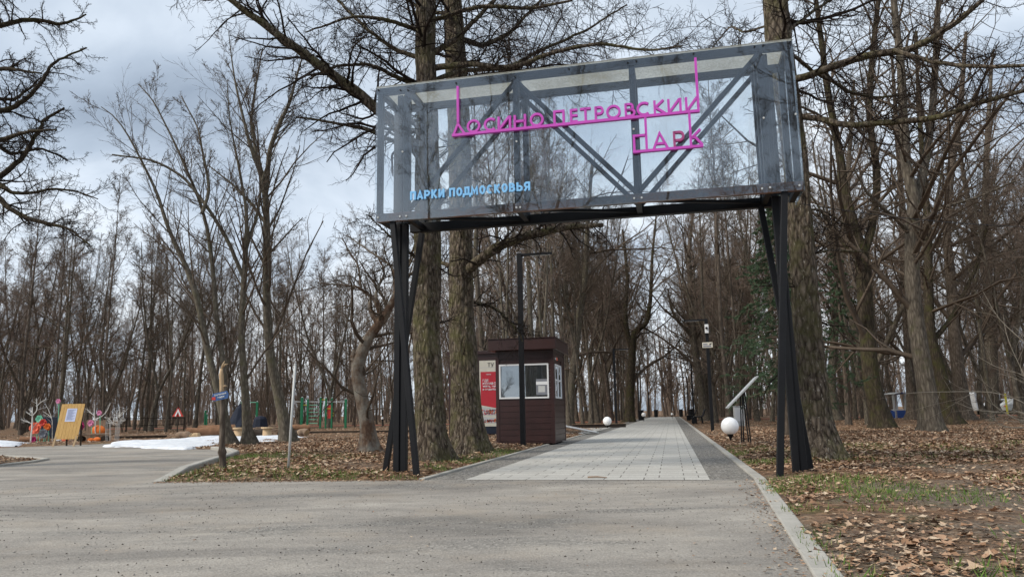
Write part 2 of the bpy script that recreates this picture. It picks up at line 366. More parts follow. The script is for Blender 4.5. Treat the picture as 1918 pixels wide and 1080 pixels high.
def textmesh(name, txt, m, parent, x0, x1, z0, z1, y, bold=.0, ext=.004, split=False):
    cu_ = bpy.data.curves.new(name, 'FONT'); cu_.body = txt; cu_.size = 1; cu_.extrude = 0; cu_.offset = bold; cu_.resolution_u = 4
    o = bpy.data.objects.new(name, cu_); COL.objects.link(o)
    bpy.context.view_layer.update(); dg = bpy.context.evaluated_depsgraph_get()
    me = bpy.data.meshes.new_from_object(o.evaluated_get(dg)); bpy.data.objects.remove(o)
    n = len(me.vertices); a = np.zeros(n*3, np.float32); me.vertices.foreach_get('co', a); a = a.reshape(-1, 3)
    mn = a.min(0); mx = a.max(0)
    X = x0+(a[:, 0]-mn[0])/(mx[0]-mn[0])*(x1-x0); Z = z0+(a[:, 1]-mn[1])/(mx[1]-mn[1])*(z1-z0)
    me.vertices.foreach_set('co', np.stack([X, np.full(n, y), Z], 1).astype(np.float32).ravel())
    me.materials.clear(); me.materials.append(MT[m]); me.update()
    if split:
        import bmesh
        par = bpy.data.objects.new(name, None); COL.objects.link(par); par.parent = parent
        bm = bmesh.new(); bm.from_mesh(me); bm.verts.ensure_lookup_table(); seen = set()
        for v0 in bm.verts:
            if v0.index in seen: continue
            st_ = [v0]; seen.add(v0.index); comp = []
            while st_:
                q = st_.pop(); comp.append(q)
                for e in q.link_edges:
                    o_ = e.other_vert(q)
                    if o_.index not in seen: seen.add(o_.index); st_.append(o_)
            mp = {q.index: i for i, q in enumerate(comp)}; fs_ = {f for q in comp for f in q.link_faces}
            lt = MB().add([q.co for q in comp], [tuple(mp[q.index] for q in f.verts) for f in fs_]).build('letter', m, par)
            so = lt.modifiers.new('s', 'SOLIDIFY'); so.thickness = ext; so.offset = 0
        bm.free(); return par
    ob = link(name, me, parent)
    so = ob.modifiers.new('s', 'SOLIDIFY'); so.thickness = ext; so.offset = 0
    return ob

# ------------------------------------------------------------------ ground layout (world plane z=0)
A2 = lambda p: (float(p[0]), float(p[1]))
PD = np.array([.207, 1.]); PD /= np.linalg.norm(PD)            # direction of the alley
PN = np.array([PD[1], -PD[0]])                                  # to its right
def apt(u, v): return (float(PO[0]+PN[0]*u+PD[0]*v), float(PO[1]+PN[1]*u+PD[1]*v))
p1 = G(870, 900)[:2]; p2 = G(1330, 900)[:2]; PO = p1
PW = float((p2-p1)@PN)                                          # paving width
KR = float((G(1415, 900)[:2]-p1)@PN); KL = float((G(806, 897)[:2]-p1)@PN)
pathL = 96.
PRZ = math.atan2(PN[1], PN[0])
def strip(name, u0_, u1_, v0, v1, z, m, kind='structure', th=0.):
    t = bpy.data.objects.new(name, None)
    b = MB()
    if th: b.box(u0_, u1_, v0, v1, -.05, z)
    else: b.add([(u0_, v0, z), (u1_, v0, z), (u1_, v1, z), (u0_, v1, z)], [(0, 1, 2, 3)])
    o = b.build(name, m, bev=.01 if th else 0); o.location = (float(PO[0]), float(PO[1]), 0); o.rotation_euler = (0, 0, PRZ)
    tag(o, kind=kind); return o
strip('paved_path', 0, PW, 0, pathL, .016, 'pavers')
strip('gravel_verge', PW, KR, 0, pathL, .008, 'gravel')
strip('gravel_verge', KL, 0, -.05, pathL, .008, 'gravel')
strip('kerb', KR, KR+.13, 0, pathL, .035, 'concrete', th=1)
strip('kerb', KL-.09, KL, 0, pathL, .035, 'concrete', th=1)
# asphalt apron
kA = G(1415, 900)[:2]; kB = G(1528, 1080)[:2]; kd = (kB-kA)/np.linalg.norm(kB-kA); kC = kA+kd*14
bedc = [G(*q)[:2] for q in ((296, 904), (345, 884), (395, 867), (425, 858), (441, 851), (430, 846), (400, 842), (335, 841))]
asph = [kC, kA, PO+PN*KL, bedc[0]]+bedc[1:]+[G(330, 826)[:2], G(200, 831)[:2], G(0, 839)[:2], G(-500, 850)[:2], np.array([-45., 10]), np.array([-45., -8])]
asph = [A2(p) for p in asph]
def tri_poly(name, poly, z, m):
    import mathutils
    tess = mathutils.geometry.tessellate_polygon([[Vector((x, y, 0)) for x, y in poly]])
    b = MB(); b.add([(x, y, z) for x, y in poly], [tuple(t) for t in tess]); o = b.build(name, m)
    me = o.data
    for p in me.polygons:
        if p.normal.z < 0: p.flip()
    return tag(o, kind='structure')
tri_poly('asphalt', asph, .012, 'asphalt')
isl = [A2(G(*q)) for q in ((-300, 850), (0, 855), (55, 859), (88, 862), (60, 867), (0, 874), (-300, 900))]
def pip(poly, X, Y):
    inside = np.zeros(X.shape, bool); n = len(poly)
    for i in range(n):
        x1, y1 = poly[i]; x2, y2 = poly[(i+1) % n]
        c = ((y1 > Y) != (y2 > Y)); xi = (x2-x1)*(Y-y1)/((y2-y1) if y2 != y1 else 1e-9)+x1
        inside ^= c & (X < xi)
    return inside
def dist_poly(poly, X, Y):
    d = np.full(X.shape, 1e9); n = len(poly)
    for i in range(n):
        a = np.array(poly[i]); b = np.array(poly[(i+1) % n]); ab = b-a; l = ab@ab
        t = np.clip(((X-a[0])*ab[0]+(Y-a[1])*ab[1])/l, 0, 1)
        d = np.minimum(d, np.hypot(X-a[0]-t*ab[0], Y-a[1]-t*ab[1]))
    return d
allee = [apt(KL-.09, 0), apt(KL-.09, pathL), apt(KR+.13, pathL), apt(KR+.13, 0)]
def hsh(ix, iy, s):
    h = np.sin(ix*127.1+iy*311.7+s*74.7)*43758.5453; return h-np.floor(h)
def vnoise(X, Y, sc_, s=0):
    X = X*sc_; Y = Y*sc_; ix = np.floor(X); iy = np.floor(Y); fx = X-ix; fy = Y-iy; fx = fx*fx*(3-2*fx); fy = fy*fy*(3-2*fy)
    return (hsh(ix, iy, s)*(1-fx)+hsh(ix+1, iy, s)*fx)*(1-fy)+(hsh(ix, iy+1, s)*(1-fx)+hsh(ix+1, iy+1, s)*fx)*fy
def soft(X, Y):
    """0 on paving, grows to 1 away from its edge"""
    d = np.minimum(dist_poly(asph, X, Y), dist_poly(allee, X, Y))
    ins = (pip(asph, X, Y) | pip(allee, X, Y)) & ~pip(isl, X, Y)
    d = np.minimum(d, dist_poly(isl, X, Y))
    return np.where(ins, -np.clip(d/.1, 0, 1), np.clip(d/.45, 0, 1))
def gz(X, Y):
    s = soft(X, Y)
    h = .07*vnoise(X, Y, .9, 1)+.05*vnoise(X, Y, 2.3, 2)+.022*vnoise(X, Y, 6., 3)-.045
    fade = np.clip((60-np.hypot(X, Y))/30, 0, 1)
    return np.where(s > 0, s*(h+.02)*fade, s*.06)
def axis(lo, hi, dl, ext):
    m = np.arange(lo, hi+dl, dl); a = [hi+dl]; st = dl
    while a[-1] < ext: st *= 1.35; a.append(a[-1]+st)
    b = [lo-dl]; st = dl
    while b[-1] > -ext: st *= 1.35; b.append(b[-1]-st)
    return np.concatenate([b[::-1], m, a])
gx = axis(-14, 16, .14, 2500); gy = axis(-1, 26, .14, 2500)
GX, GY = np.meshgrid(gx, gy); GZ = gz(GX.ravel(), GY.ravel())
nx, ny = len(gx), len(gy); idx = np.arange(nx*ny).reshape(ny, nx)
Fg = np.stack([idx[:-1, :-1], idx[:-1, 1:], idx[1:, 1:], idx[1:, :-1]], -1).reshape(-1, 4)
tag(link('ground', mesh_np('ground', np.stack([GX.ravel(), GY.ravel(), GZ], 1), Fg, MT['ground'])), kind='structure')
isl_c = np.mean(isl, 0)
# raised kerbs
def kerb_line(name, pts, w, h, label=None, taper=0):
    b = MB(); n = len(pts); pts = [np.array(p) for p in pts]; prof = [(-w/2, -.05), (-w/2, h*.8), (-w/2+.02, h), (w/2-.02, h), (w/2, h*.8), (w/2, -.05)]
    vs = []
    for i, p in enumerate(pts):
        t = pts[min(i+1, n-1)]-pts[max(i-1, 0)]; t = t/np.linalg.norm(t); nn = np.array([-t[1], t[0]])
        hk = .25 if (taper and i == 0) else 1.
        for u_, z_ in prof: vs.append((p[0]+nn[0]*u_, p[1]+nn[1]*u_, z_*hk if z_ > 0 else z_))
    k = len(prof); fs = [(i*k+j, i*k+j+1, (i+1)*k+j+1, (i+1)*k+j) for i in range(n-1) for j in range(k-1)]
    fs += [tuple(range(k)), tuple((n-1)*k+j for j in range(k))[::-1]]
    b.add(vs, fs); return tag(b.build(name, 'concrete'), kind='structure')
def kerb_blocks(name, a, b, w, h, L_=1.):
    a = np.array(a); b = np.array(b); n = max(1, int(np.linalg.norm(b-a)/L_)); t = (b-a)/n
    for i in range(n):
        s_ = a+t*i+t*.004/np.linalg.norm(t); e = a+t*(i+1)-t*.004/np.linalg.norm(t)
        bb = MB(); bb.bar((s_[0], s_[1], h/2-.06), (e[0], e[1], h/2-.06), w, h+.12); o = bb.build(name, 'concrete', bev=.012); tag(o, kind='structure')
kerb_blocks('kerb', kA+kd*.02+np.array([.06, .0]), kA+kd*9+np.array([.06, 0]), .15, .03)
kerb_line('kerb', [p+np.array([.0, 0.]) for p in bedc[:7]], .17, .1, taper=1)
kerb_line('kerb', isl[1:4], .1, .06); kerb_line('kerb', isl[3:6], .1, .06)
# earth edge line along the bed front, red side path, side paving
for nm, v0, v1, u_a, u_b in (('red_path', 58, 61, KR+1, 60), ('red_path', 54, 57, -55, KL-1)):
    strip(nm, u_a, u_b, v0, v1, .03, 'redtrack')
def gpoly(name, pxs, z, m): return tri_poly(name, [A2(G(*q)) for q in pxs], z, m)
gpoly('side_pavement', [(1058, 818), (1120, 808), (1146, 801), (1090, 802), (1056, 803)], .03, 'pavers')

# snow
def snow(pxs, h, label, seed):
    poly = [A2(G(*q)) for q in pxs]; P = np.array(poly); lo = P.min(0)-.3; hi = P.max(0)+.3
    st = max(.12, (hi-lo).max()/140); X, Y = np.meshgrid(np.arange(lo[0], hi[0], st), np.arange(lo[1], hi[1], st))
    ins = pip(poly, X, Y); d = dist_poly(poly, X, Y); d = np.where(ins, d, -d)+.9*(vnoise(X, Y, .8, seed)-.5)+.5*(vnoise(X, Y, 2.6, seed+7)-.5)
    Z = np.where(d > 0, .02+h*(1-np.exp(-d/.6))*(.4+.95*vnoise(X, Y, .6, seed+1))+.025*vnoise(X, Y, 2.2, seed+2)+.02*vnoise(X, Y, 5, seed+5), -.12)
    n_, m_ = X.shape; ii = np.arange(n_*m_).reshape(n_, m_)
    Fq = np.stack([ii[:-1, :-1], ii[:-1, 1:], ii[1:, 1:], ii[1:, :-1]], -1).reshape(-1, 4)
    zz = Z.ravel(); Fq = Fq[(zz[Fq] > 0).any(1)]
    o = link('snow_patch', mesh_np('snow_patch', np.stack([X.ravel(), Y.ravel(), zz], 1), Fq, MT['snow']))
    return tag(o, label, 'snow', kind='stuff')
snow([(188, 835), (225, 829), (330, 824), (400, 817), (470, 815), (545, 817), (580, 823), (530, 827), (480, 831), (420, 835), (340, 842), (285, 840)], .08, 'long melting white snow bank beside the log row', 3)
snow([(-200, 828), (20, 828), (48, 832), (20, 837), (-200, 839)], .12, 'small snow patch at the far left road edge', 9)

# ------------------------------------------------------------------ leaf litter and grass
rng = np.random.default_rng(5)
def scatter(n, xr, yr, dens):
    X = rng.uniform(*xr, n); Y = rng.uniform(*yr, n); k = rng.random(n) < dens(X, Y); return X[k], Y[k]
def inview(X, Y): return (np.abs(X) < .74*Y+1.2)
def dens_leaf(X, Y):
    s = soft(X, Y); d = np.where(s > 0, .25+.75*s, 0.)
    nz = vnoise(X, Y, .55, 11)*.6+vnoise(X, Y, 1.7, 12)*.4
    d *= np.clip((nz-.28)*3, .12, 1); d *= np.where(Y < 9, np.clip(1.25-2.2*np.clip(vnoise(X, Y, .75, 31)-.42, 0, 1)*2, .18, 1), 1.); d *= np.interp(Y, [3, 7, 10, 14], [.6, .6, .85, 1.]); return d*inview(X, Y)
Xs = []; Ys = []; Ss = []
for n, xr, yr, s_ in ((240000, (1.2, 12), (2.8, 13), 1.), (260000, (1.5, 22), (11, 30), 1.45), (260000, (-14, 5), (10.3, 30), 1.45), (130000, (-34, 40), (28, 60), 1.6), (700, (-6, 3.5), (3, 10), .8)):
    if n == 700:
        X = rng.uniform(*xr, n); Y = rng.uniform(*yr, n)**1.; k = rng.random(n) < .5*vnoise(X, Y, .8, 4); X, Y = X[k], Y[k]
    else: X, Y = scatter(n, xr, yr, dens_leaf)
    Xs.append(X); Ys.append(Y); Ss.append(np.full(len(X), s_)*(.55 if n == 700 else 1))
tt = rng.random(900); kk_ = kA[None]+kd[None]*(tt*8)[:, None]-np.array([[kd[1], -kd[0]]])*(-.02+.09*np.abs(rng.normal(size=900)))[:, None]*np.sign(kd[1])*-1
kk_ = kA[None]+kd[None]*(tt*8)[:, None]+np.array([[-1., 0]])*(.02+.12*np.abs(rng.normal(size=900)))[:, None]
Xs.append(kk_[:, 0]); Ys.append(kk_[:, 1]); Ss.append(np.full(900, .55))
q_ = rng.random(1500); fe = np.array(bedc[0])[None]*(1-q_[:, None])+(PO+PN*KL)[None]*q_[:, None]+np.stack([np.zeros(1500), -.03-.1*np.abs(rng.normal(size=1500))], 1)
Xs.append(fe[:, 0]); Ys.append(fe[:, 1]); Ss.append(np.full(1500, .6))
X = np.concatenate(Xs); Y = np.concatenate(Ys); S = np.concatenate(Ss)*(.0075+.026*rng.random(len(X))**3+.018*(rng.random(len(X)) < .01))
Zb = np.maximum(gz(X, Y), 0.012)+.006
n = len(X); K = 8
ang = np.linspace(0, 2*PI, K, endpoint=False)[None]+rng.uniform(-.25, .25, (n, K))
rad = S[:, None]*np.where(np.arange(K) % 2 == 0, 1.2, .74)[None]*rng.uniform(.75, 1.2, (n, K))
lx = np.cos(ang)*rad; ly = np.sin(ang)*rad*rng.uniform(.6, 1, (n, 1)); curl = rng.uniform(-2, 9, (n, 1)); lz = curl*lx**2+rng.uniform(0, 1, (n, K))*S[:, None]*.25
az = rng.uniform(0, 2*PI, (n, 1)); tl = rng.normal(0, .22, (n, 1)); tl2 = rng.normal(0, .22, (n, 1))
lz = lz+lx*tl+ly*tl2+S[:, None]*.25
wx = lx*np.cos(az)-ly*np.sin(az)+X[:, None]; wy = lx*np.sin(az)+ly*np.cos(az)+Y[:, None]; wz = np.maximum(lz, 0)+Zb[:, None]
V = np.concatenate([np.stack([wx, wy, wz], -1), np.stack([X, Y, Zb+S*.2], -1)[:, None]], 1).reshape(-1, 3)
base = (np.arange(n)*(K+1))[:, None]
T = np.stack([base+K+np.zeros((1, K), int), base+np.arange(K)[None], base+(np.arange(K)+1)[None] % K], -1).reshape(-1, 3)
T = np.stack([(base+K).repeat(K, 1), base+np.arange(K)[None], base+((np.arange(K)+1) % K)[None]], -1).reshape(-1, 3)
mi = np.repeat(rng.choice(5, n, p=[.28, .27, .17, .18, .1]), K)
tag(link('leaf_litter', mesh_np('leaf_litter', V, T, [MT['leaf%d' % i] for i in range(5)], mi, False)), 'brown fallen leaves scattered over the park ground', 'leaves', kind='stuff')
# grass
def dens_g(X, Y):
    s = soft(X, Y); e = np.minimum(dist_poly(asph, X, Y), dist_poly(allee, X, Y))
    nz = vnoise(X, Y, .8, 21)*.6+vnoise(X, Y, 2.4, 22)*.4
    return np.where(s > 0.05, np.clip((nz-.5)*4.5, 0, 1)*(.25+.75*np.exp(-e/1.)), 0)*inview(X, Y)
Xg, Yg = scatter(330000, (-9, 14), (3, 18), dens_g)
n = len(Xg); h = rng.uniform(.025, .085, n); a = rng.uniform(0, 2*PI, n); w = .004+.002*rng.random(n); ln = rng.normal(0, .03, (n, 2)); zb = gz(Xg, Yg)
V = np.stack([np.stack([Xg-np.cos(a)*w, Yg-np.sin(a)*w, zb], -1), np.stack([Xg+np.cos(a)*w, Yg+np.sin(a)*w, zb], -1), np.stack([Xg+ln[:, 0], Yg+ln[:, 1], zb+h], -1)], 1).reshape(-1, 3)
tag(link('grass', mesh_np('grass', V, np.arange(3*n).reshape(-1, 3), [MT['grass0'], MT['grass1']], rng.choice(2, n, p=[.75, .25]), False)), 'thin tufts of new green grass along the edges', 'grass', kind='stuff')
# grit and twigs on the asphalt
Xp = rng.uniform(-7, 4, 5000); Yp = rng.uniform(3, 11, 5000); k = pip(asph, Xp, Yp); Xp = Xp[k]; Yp = Yp[k]; n = len(Xp)
s = rng.uniform(.003, .009, n)**1.; o6 = np.array([[1, 0, 0], [-1, 0, 0], [0, 1, 0], [0, -1, 0], [0, 0, .8]]); jit = rng.uniform(.6, 1.3, (n, 5, 3))
V = (o6[None]*jit*s[:, None, None]+np.stack([Xp, Yp, np.full(n, .013)], -1)[:, None]).reshape(-1, 3)
q = np.array([[0, 2, 4], [2, 1, 4], [1, 3, 4], [3, 0, 4]]); T = (q[None]+(np.arange(n)*5)[:, None, None]).reshape(-1, 3)
tag(link('loose_grit', mesh_np('loose_grit', V, T, [MT['gravel'], MT['darklog']], np.repeat(rng.choice(2, n, p=[.55, .45]), 4), False)), 'loose grit and crumbs strewn over the asphalt', 'grit', kind='stuff')

# ------------------------------------------------------------------ trees
def tubes(batches):
    Vs = []; Fs = []; off = 0
    for P, Rr, n in batches:
        N_, m, _ = P.shape
        T = np.empty_like(P); T[:, 1:-1] = P[:, 2:]-P[:, :-2]; T[:, 0] = P[:, 1]-P[:, 0]; T[:, -1] = P[:, -1]-P[:, -2]
        T /= np.linalg.norm(T, axis=2, keepdims=True)+1e-9
        d = np.abs(P[:, -1]-P[:, 0]); ref = np.eye(3)[np.argmin(d, 1)][:, None].repeat(m, 1)
        Xv = np.cross(T, ref); Xv /= np.linalg.norm(Xv, axis=2, keepdims=True)+1e-9; Yv = np.cross(T, Xv)
        a = np.arange(n)*2*PI/n
        ring = Xv[:, :, None]*np.cos(a)[:, None]+Yv[:, :, None]*np.sin(a)[:, None]
        Vv = P[:, :, None]+ring*Rr[:, :, None, None]
        ii = off+np.arange(N_*m*n).reshape(N_, m, n); jj = np.roll(ii, -1, 2)
        Fs.append(np.stack([ii[:, :-1], jj[:, :-1], jj[:, 1:], ii[:, 1:]], -1).reshape(-1, 4)); Vs.append(Vv.reshape(-1, 3)); off += N_*m*n
    return np.concatenate(Vs), np.concatenate(Fs)
def resample(pts, rad, m, wob=0., rg=None):
    pts = np.array(pts, float); rad = np.array(rad, float)
    d = np.r_[0, np.cumsum(np.linalg.norm(np.diff(pts, axis=0), axis=1))]; t = np.linspace(0, d[-1], m)
    # catmull-like smoothing by cubic interpolation through dense linear + smoothing
    P = np.stack([np.interp(t, d, pts[:, i]) for i in range(3)], 1)
    for _ in range(max(1, m//len(pts)//2)):
        P[1:-1] = .25*P[:-2]+.5*P[1:-1]+.25*P[2:]
    if wob: P[1:] += np.cumsum(rg.normal(0, wob, (m-1, 3)), 0)*np.array([1, 1, .3])*.5
    return P[None], np.interp(t, d, rad)[None]
def spawn(P, Rr, k, t0, t1, ang, sd, lf, n, rr, rmin, up, wob, rg, shape=1., abslen=None, droop=0., flat=0.):
    """k children on each polyline in P (N,m,3); returns (N*k,n+1,3) and radii"""
    N_, m, _ = P.shape; M = N_*k
    t = (t0+(t1-t0)*((np.arange(k)[None]+rg.random((N_, k)))/k)).ravel(); pi = np.repeat(np.arange(N_), k)
    x = t*(m-1); i = np.minimum(x.astype(int), m-2); f = (x-i)[:, None]
    p = P[pi, i]*(1-f)+P[pi, i+1]*f; tg = P[pi, i+1]-P[pi, i]; tg /= np.linalg.norm(tg, axis=1, keepdims=True)+1e-9
    rl = Rr[pi, i]*(1-f[:, 0])+Rr[pi, i+1]*f[:, 0]
    plen = np.linalg.norm(np.diff(P, axis=1), axis=2).sum(1)[pi]
    rv = rg.normal(size=(M, 3)); rv[:, 2] *= (1-flat); pe = rv-tg*(rv*tg).sum(1, keepdims=True); pe /= np.linalg.norm(pe, axis=1, keepdims=True)+1e-9
    aa = np.clip(rg.normal(ang, sd, M), .15, 1.9)[:, None]
    d = tg*np.cos(aa)+pe*np.sin(aa)
    ln = (abslen if abslen is not None else plen*lf)*(1-shape*.75*np.clip((t-t0)/(max(t1-t0, 1e-6)), 0, 1))*rg.uniform(.6, 1.25, M)
    st = (ln/n)[:, None]; Q = np.empty((M, n+1, 3)); Q[:, 0] = p
    for j in range(n):
        d = d+rg.normal(0, wob, (M, 3)); d[:, 2] += up-droop*(1 if j < n*.6 else -.6); d /= np.linalg.norm(d, axis=1, keepdims=True)
        Q[:, j+1] = Q[:, j]+d*st
    r_ = np.maximum(np.minimum(rl*rr, ln*.022+rmin), rmin)
    Ra = r_[:, None]*np.linspace(1, .3, n+1)[None]; Ra = np.maximum(Ra, rmin*.6)
    return Q, Ra
def cat(*bs):
    return bs
def make_tree_meshes(name, stems, cfg, seed, tm, cm, trunk_sides=9):
    """stems: list of (P(1,m,3),R(1,m)); cfg: list of level dicts; returns trunk mesh, crown mesh"""
    rg = np.random.default_rng(seed)
    tb = [(p, r, trunk_sides) for p, r in stems]
    cb = []; cur = stems
    for li, c in enumerate(cfg):
        c = dict(c); sides = c.pop('sides'); trunkpart = c.pop('trunk', False); ks = c.pop('ks', None); alllev = c.pop('all', False)
        nxt = []
        for si, (p, r) in enumerate(cur):
            kk = ks[si] if ks and si < len(ks) else c['k']
            if kk <= 0: continue
            cc = dict(c); cc['k'] = kk
            q = spawn(p, r, rg=rg, **cc); nxt.append(q)
        for q in nxt: (tb if trunkpart else cb).append((q[0], q[1], sides))
        cur = nxt+(list(cur) if alllev else [])
    tv, tf = tubes(tb); cv, cf_ = tubes(cb)
    if trunk_sides >= 12: rugged(tv, *tb[0], .014)
    return mesh_np(name+'_trunk', tv, tf, MT[tm]), mesh_np(name+'_crown', cv, cf_, MT[cm])
def flare(P, Rr, amt=.5, hgt=.5):
    z = P[0, :, 2]-P[0, 0, 2]; Rr = Rr.copy(); Rr[0] *= 1+amt*np.exp(-z/hgt); return P, Rr
def plant_tree(label, meshes, loc, rz=0., s=1., group=None, cat_='tree', name='bare_tree'):
    o = thing(name, label, cat_, loc, rz, group); o.scale = (s, s, s) if not isinstance(s, tuple) else s
    link('trunk', meshes[0], o); link('crown', meshes[1], o); return o

# ---- forest prototypes
def forest_proto(i):
    rg = np.random.default_rng(100+i); H = rg.uniform(15, 19); r = rg.uniform(.085, .15)
    kind = i % 4
    hf = H*rg.uniform(.12, .3) if kind in (0, 1) else H*.45
    stems = []
    top = np.array([rg.normal(0, .3), rg.normal(0, .3), hf])
    ns = {0: 2, 1: 3, 2: 1, 3: 2}[kind]
    base = [(0, 0, -.1), tuple(top*.5+rg.normal(0, .08, 3)), tuple(top)]
    stems.append(flare(*resample(base, [r, r*.85, r*.8], 8, .01, rg)))
    a0 = rg.uniform(0, 2*PI)
    for s_ in range(ns):
        a = a0+s_*2*PI/ns+rg.normal(0, .3); lean = rg.uniform(.1, .26) if ns > 1 else rg.uniform(0, .08); hh = (H-hf)*rg.uniform(.8, 1.)
        d = np.array([math.cos(a), math.sin(a), 0]); pts = [top, top+d*hh*lean*.45+np.array([0, 0, hh*.3]), top+d*hh*lean*.8+np.array([0, 0, hh*.65]), top+d*hh*lean+np.array([0, 0, hh])]
        stems.append(resample(pts, [r*(.8 if ns == 1 else .66), r*.5, r*.28, .015], 14, .035, rg))
    cfg = [dict(k=14, ks=[2 if ns > 1 else 5]+[15]*4 if ns < 3 else [1, 11, 11, 11], t0=.18, t1=.98, ang=.75, sd=.2, lf=.34, n=6, rr=.55, rmin=.012, up=.09, wob=.13, sides=5, trunk=True, shape=.8),
           dict(k=9, t0=.12, t1=.97, ang=.75, sd=.25, lf=.4, n=4, rr=.55, rmin=.009, up=.06, wob=.16, sides=3, all=True, shape=.7),
           dict(k=6, t0=.1, t1=.97, ang=.8, sd=.3, lf=.5, n=3, rr=.6, rmin=.0068, up=.05, wob=.2, sides=3, shape=.6),
           dict(k=4, t0=.1, t1=.98, ang=.8, sd=.3, lf=.6, n=2, rr=.7, rmin=.0052, up=.03, wob=.2, sides=3, shape=.5)]
    tm = ['forest_bark', 'brown_bark', 'forest_bark', 'grey_bark', 'forest_bark'][i % 5]
    return make_tree_meshes('forest_tree', stems, cfg, 300+i, tm, 'twig_red' if i % 3 else 'twig', 8)
PROTO = [forest_proto(i) for i in range(10)]

# ---- named trees traced as skeletons: stems given as photo points lifted to their own depth
def stem_px(pts, Y, w, base, dy=0., m=26, rg=None, wob=.0):
    """pts photo points, Y depth (m) at foot, w widths in photo px, base = tree foot; dy depth drift to the tip"""
    n = len(pts); P = []; Rr = []
    for i, (x, y) in enumerate(pts):
        yy = Y+dy*i/(n-1); P.append(D(x, y, yy)-base); wi = np.interp(i, np.linspace(0, n-1, len(w)), w); Rr.append(wi/2/F*yy)
    return resample(P, Rr, m, wob, rg)
CF_FINE = [dict(k=7, t0=.12, t1=.97, ang=.8, sd=.25, lf=.45, n=5, rr=.6, rmin=.008, up=.05, wob=.15, sides=4, all=True, shape=.7),
           dict(k=6, t0=.1, t1=.97, ang=.8, sd=.3, lf=.45, n=3, rr=.6, rmin=.005, up=.04, wob=.2, sides=3, shape=.6),
           dict(k=5, t0=.1, t1=.98, ang=.8, sd=.3, lf=.5, n=3, rr=.7, rmin=.0038, up=.03, wob=.22, sides=3, shape=.5)]
def named(label, stems_px, Y, cfg, tm, cm, seed, foot, name='bare_tree', group=None, sides=12, fl=(.5, .35), m=26, wob=.012):
    base = G(*foot); base[2] = 0; rg = np.random.default_rng(seed); Yb = base[1] if Y is None else Y
    st = []
    for i, s_ in enumerate(stems_px):
        pts, w = s_[0], s_[1]; dy = s_[2] if len(s_) > 2 else 0; y0 = Yb+(s_[3] if len(s_) > 3 else 0)
        mm_ = m if i == 0 else min(m, 34); st.append(stem_px(pts, y0, w, base, dy, mm_, rg, (max(wob, .024) if m > 100 else wob) if i else .004))
    if fl: st[0] = flare(*st[0], *fl)
    st[0][0][0, 0, 2] = min(st[0][0][0, 0, 2], 0)-.12
    if isinstance(cfg, tuple): me = larch_meshes(name, st, cfg[1], seed, tm, cm, sides)
    else: me = make_tree_meshes(name, st, cfg, seed, tm, cm, sides)
    return plant_tree(label, me, base, group=group, name=name)
def rugged(tv, P, Rr, n, amp):
    """furrow the first tube of a trunk mesh and spread its foot into root lobes"""
    m = P.shape[1]; V_ = tv[:m*n].reshape(m, n, 3); c = P[0][:, None]; d = V_-c; a = np.arange(n)*2*PI/n; z = (P[0, :, 2]-P[0, 0, 2])[:, None]
    A_, Z_ = np.broadcast_arrays(a[None], z); s0 = P[0, -1, 0]*7
    def per(fa, fz, s_): return vnoise(np.cos(A_)*fa+s0+5, np.sin(A_)*fa+Z_*fz+9, 1., s_)
    f = amp*(per(3.2, 1.3, 1)-.5)*1.6+amp*.9*(per(7.5, 4., 2)-.5)
    lobe = .22*np.exp(-Z_/.22)*np.clip(np.sin(A_*5+s0+1.5*np.sin(A_*2+s0)), 0, 1)
    rad = np.linalg.norm(d, axis=2); taper = np.clip(rad/.12, 0, 1)
    V_[:] = c+d*(1+(f*taper+lobe*taper)/np.maximum(rad, .02))[..., None]
def larch_meshes(name, st, ks, seed, tm, cm, sides):
    rg = np.random.default_rng(seed); tb = [(p, r, sides if i == 0 else 9) for i, (p, r) in enumerate(st)]; cb = []
    lim = [(p, r) for p, r in st[1:]]
    # secondary limbs off the trunk: slim, sinuous, 2-4 m
    a = spawn(*st[0], k=ks[0], t0=.42, t1=.97, ang=1.25, sd=.25, lf=.1, n=9, rr=.2, rmin=.01, up=.02, wob=.16, rg=rg, shape=.3, abslen=2.9)
    a2 = spawn(*st[0], k=10, t0=.12, t1=.5, ang=1.3, sd=.3, lf=.1, n=6, rr=.08, rmin=.007, up=.0, wob=.2, rg=rg, shape=.1, abslen=1.1)
    cb += [(a[0], a[1], 5), (a2[0], a2[1], 4)]
    l2 = [a2]
    for p, r in lim:
        ln = float(np.linalg.norm(np.diff(p[0], axis=0), axis=1).sum()); b = spawn(p, r, k=max(6, int(ln*8.5)), t0=.1, t1=.99, ang=.95, sd=.3, lf=.1, n=7, rr=.3, rmin=.007, up=-.015, wob=.17, rg=rg, shape=.35, abslen=min(1.6, .5+ln*.22)); l2.append(b)
    b = spawn(*a, k=14, t0=.12, t1=.99, ang=.95, sd=.3, lf=.3, n=5, rr=.5, rmin=.007, up=.0, wob=.2, rg=rg, shape=.4); l2.append(b)
    cb += [(x[0], x[1], 4) for x in l2[1:]]
    for q in l2+[a]:
        c_ = spawn(*q, k=8, t0=.08, t1=.99, ang=.85, sd=.3, lf=.42, n=4, rr=.5, rmin=.0048, up=-.02, wob=.22, rg=rg, shape=.5); cb.append((c_[0], c_[1], 3))
        if q is not a:
            d_ = spawn(*c_, k=5, t0=.08, t1=.99, ang=.8, sd=.35, lf=.5, n=3, rr=.6, rmin=.0036, up=-.03, wob=.25, rg=rg, shape=.5); cb.append((d_[0], d_[1], 3))
    tv, tf = tubes(tb); rugged(tv, *tb[0], .034); cv, cf_ = tubes(cb); return mesh_np(name+'_trunk', tv, tf, MT[tm]), mesh_np(name+'_crown', cv, cf_, MT[cm])

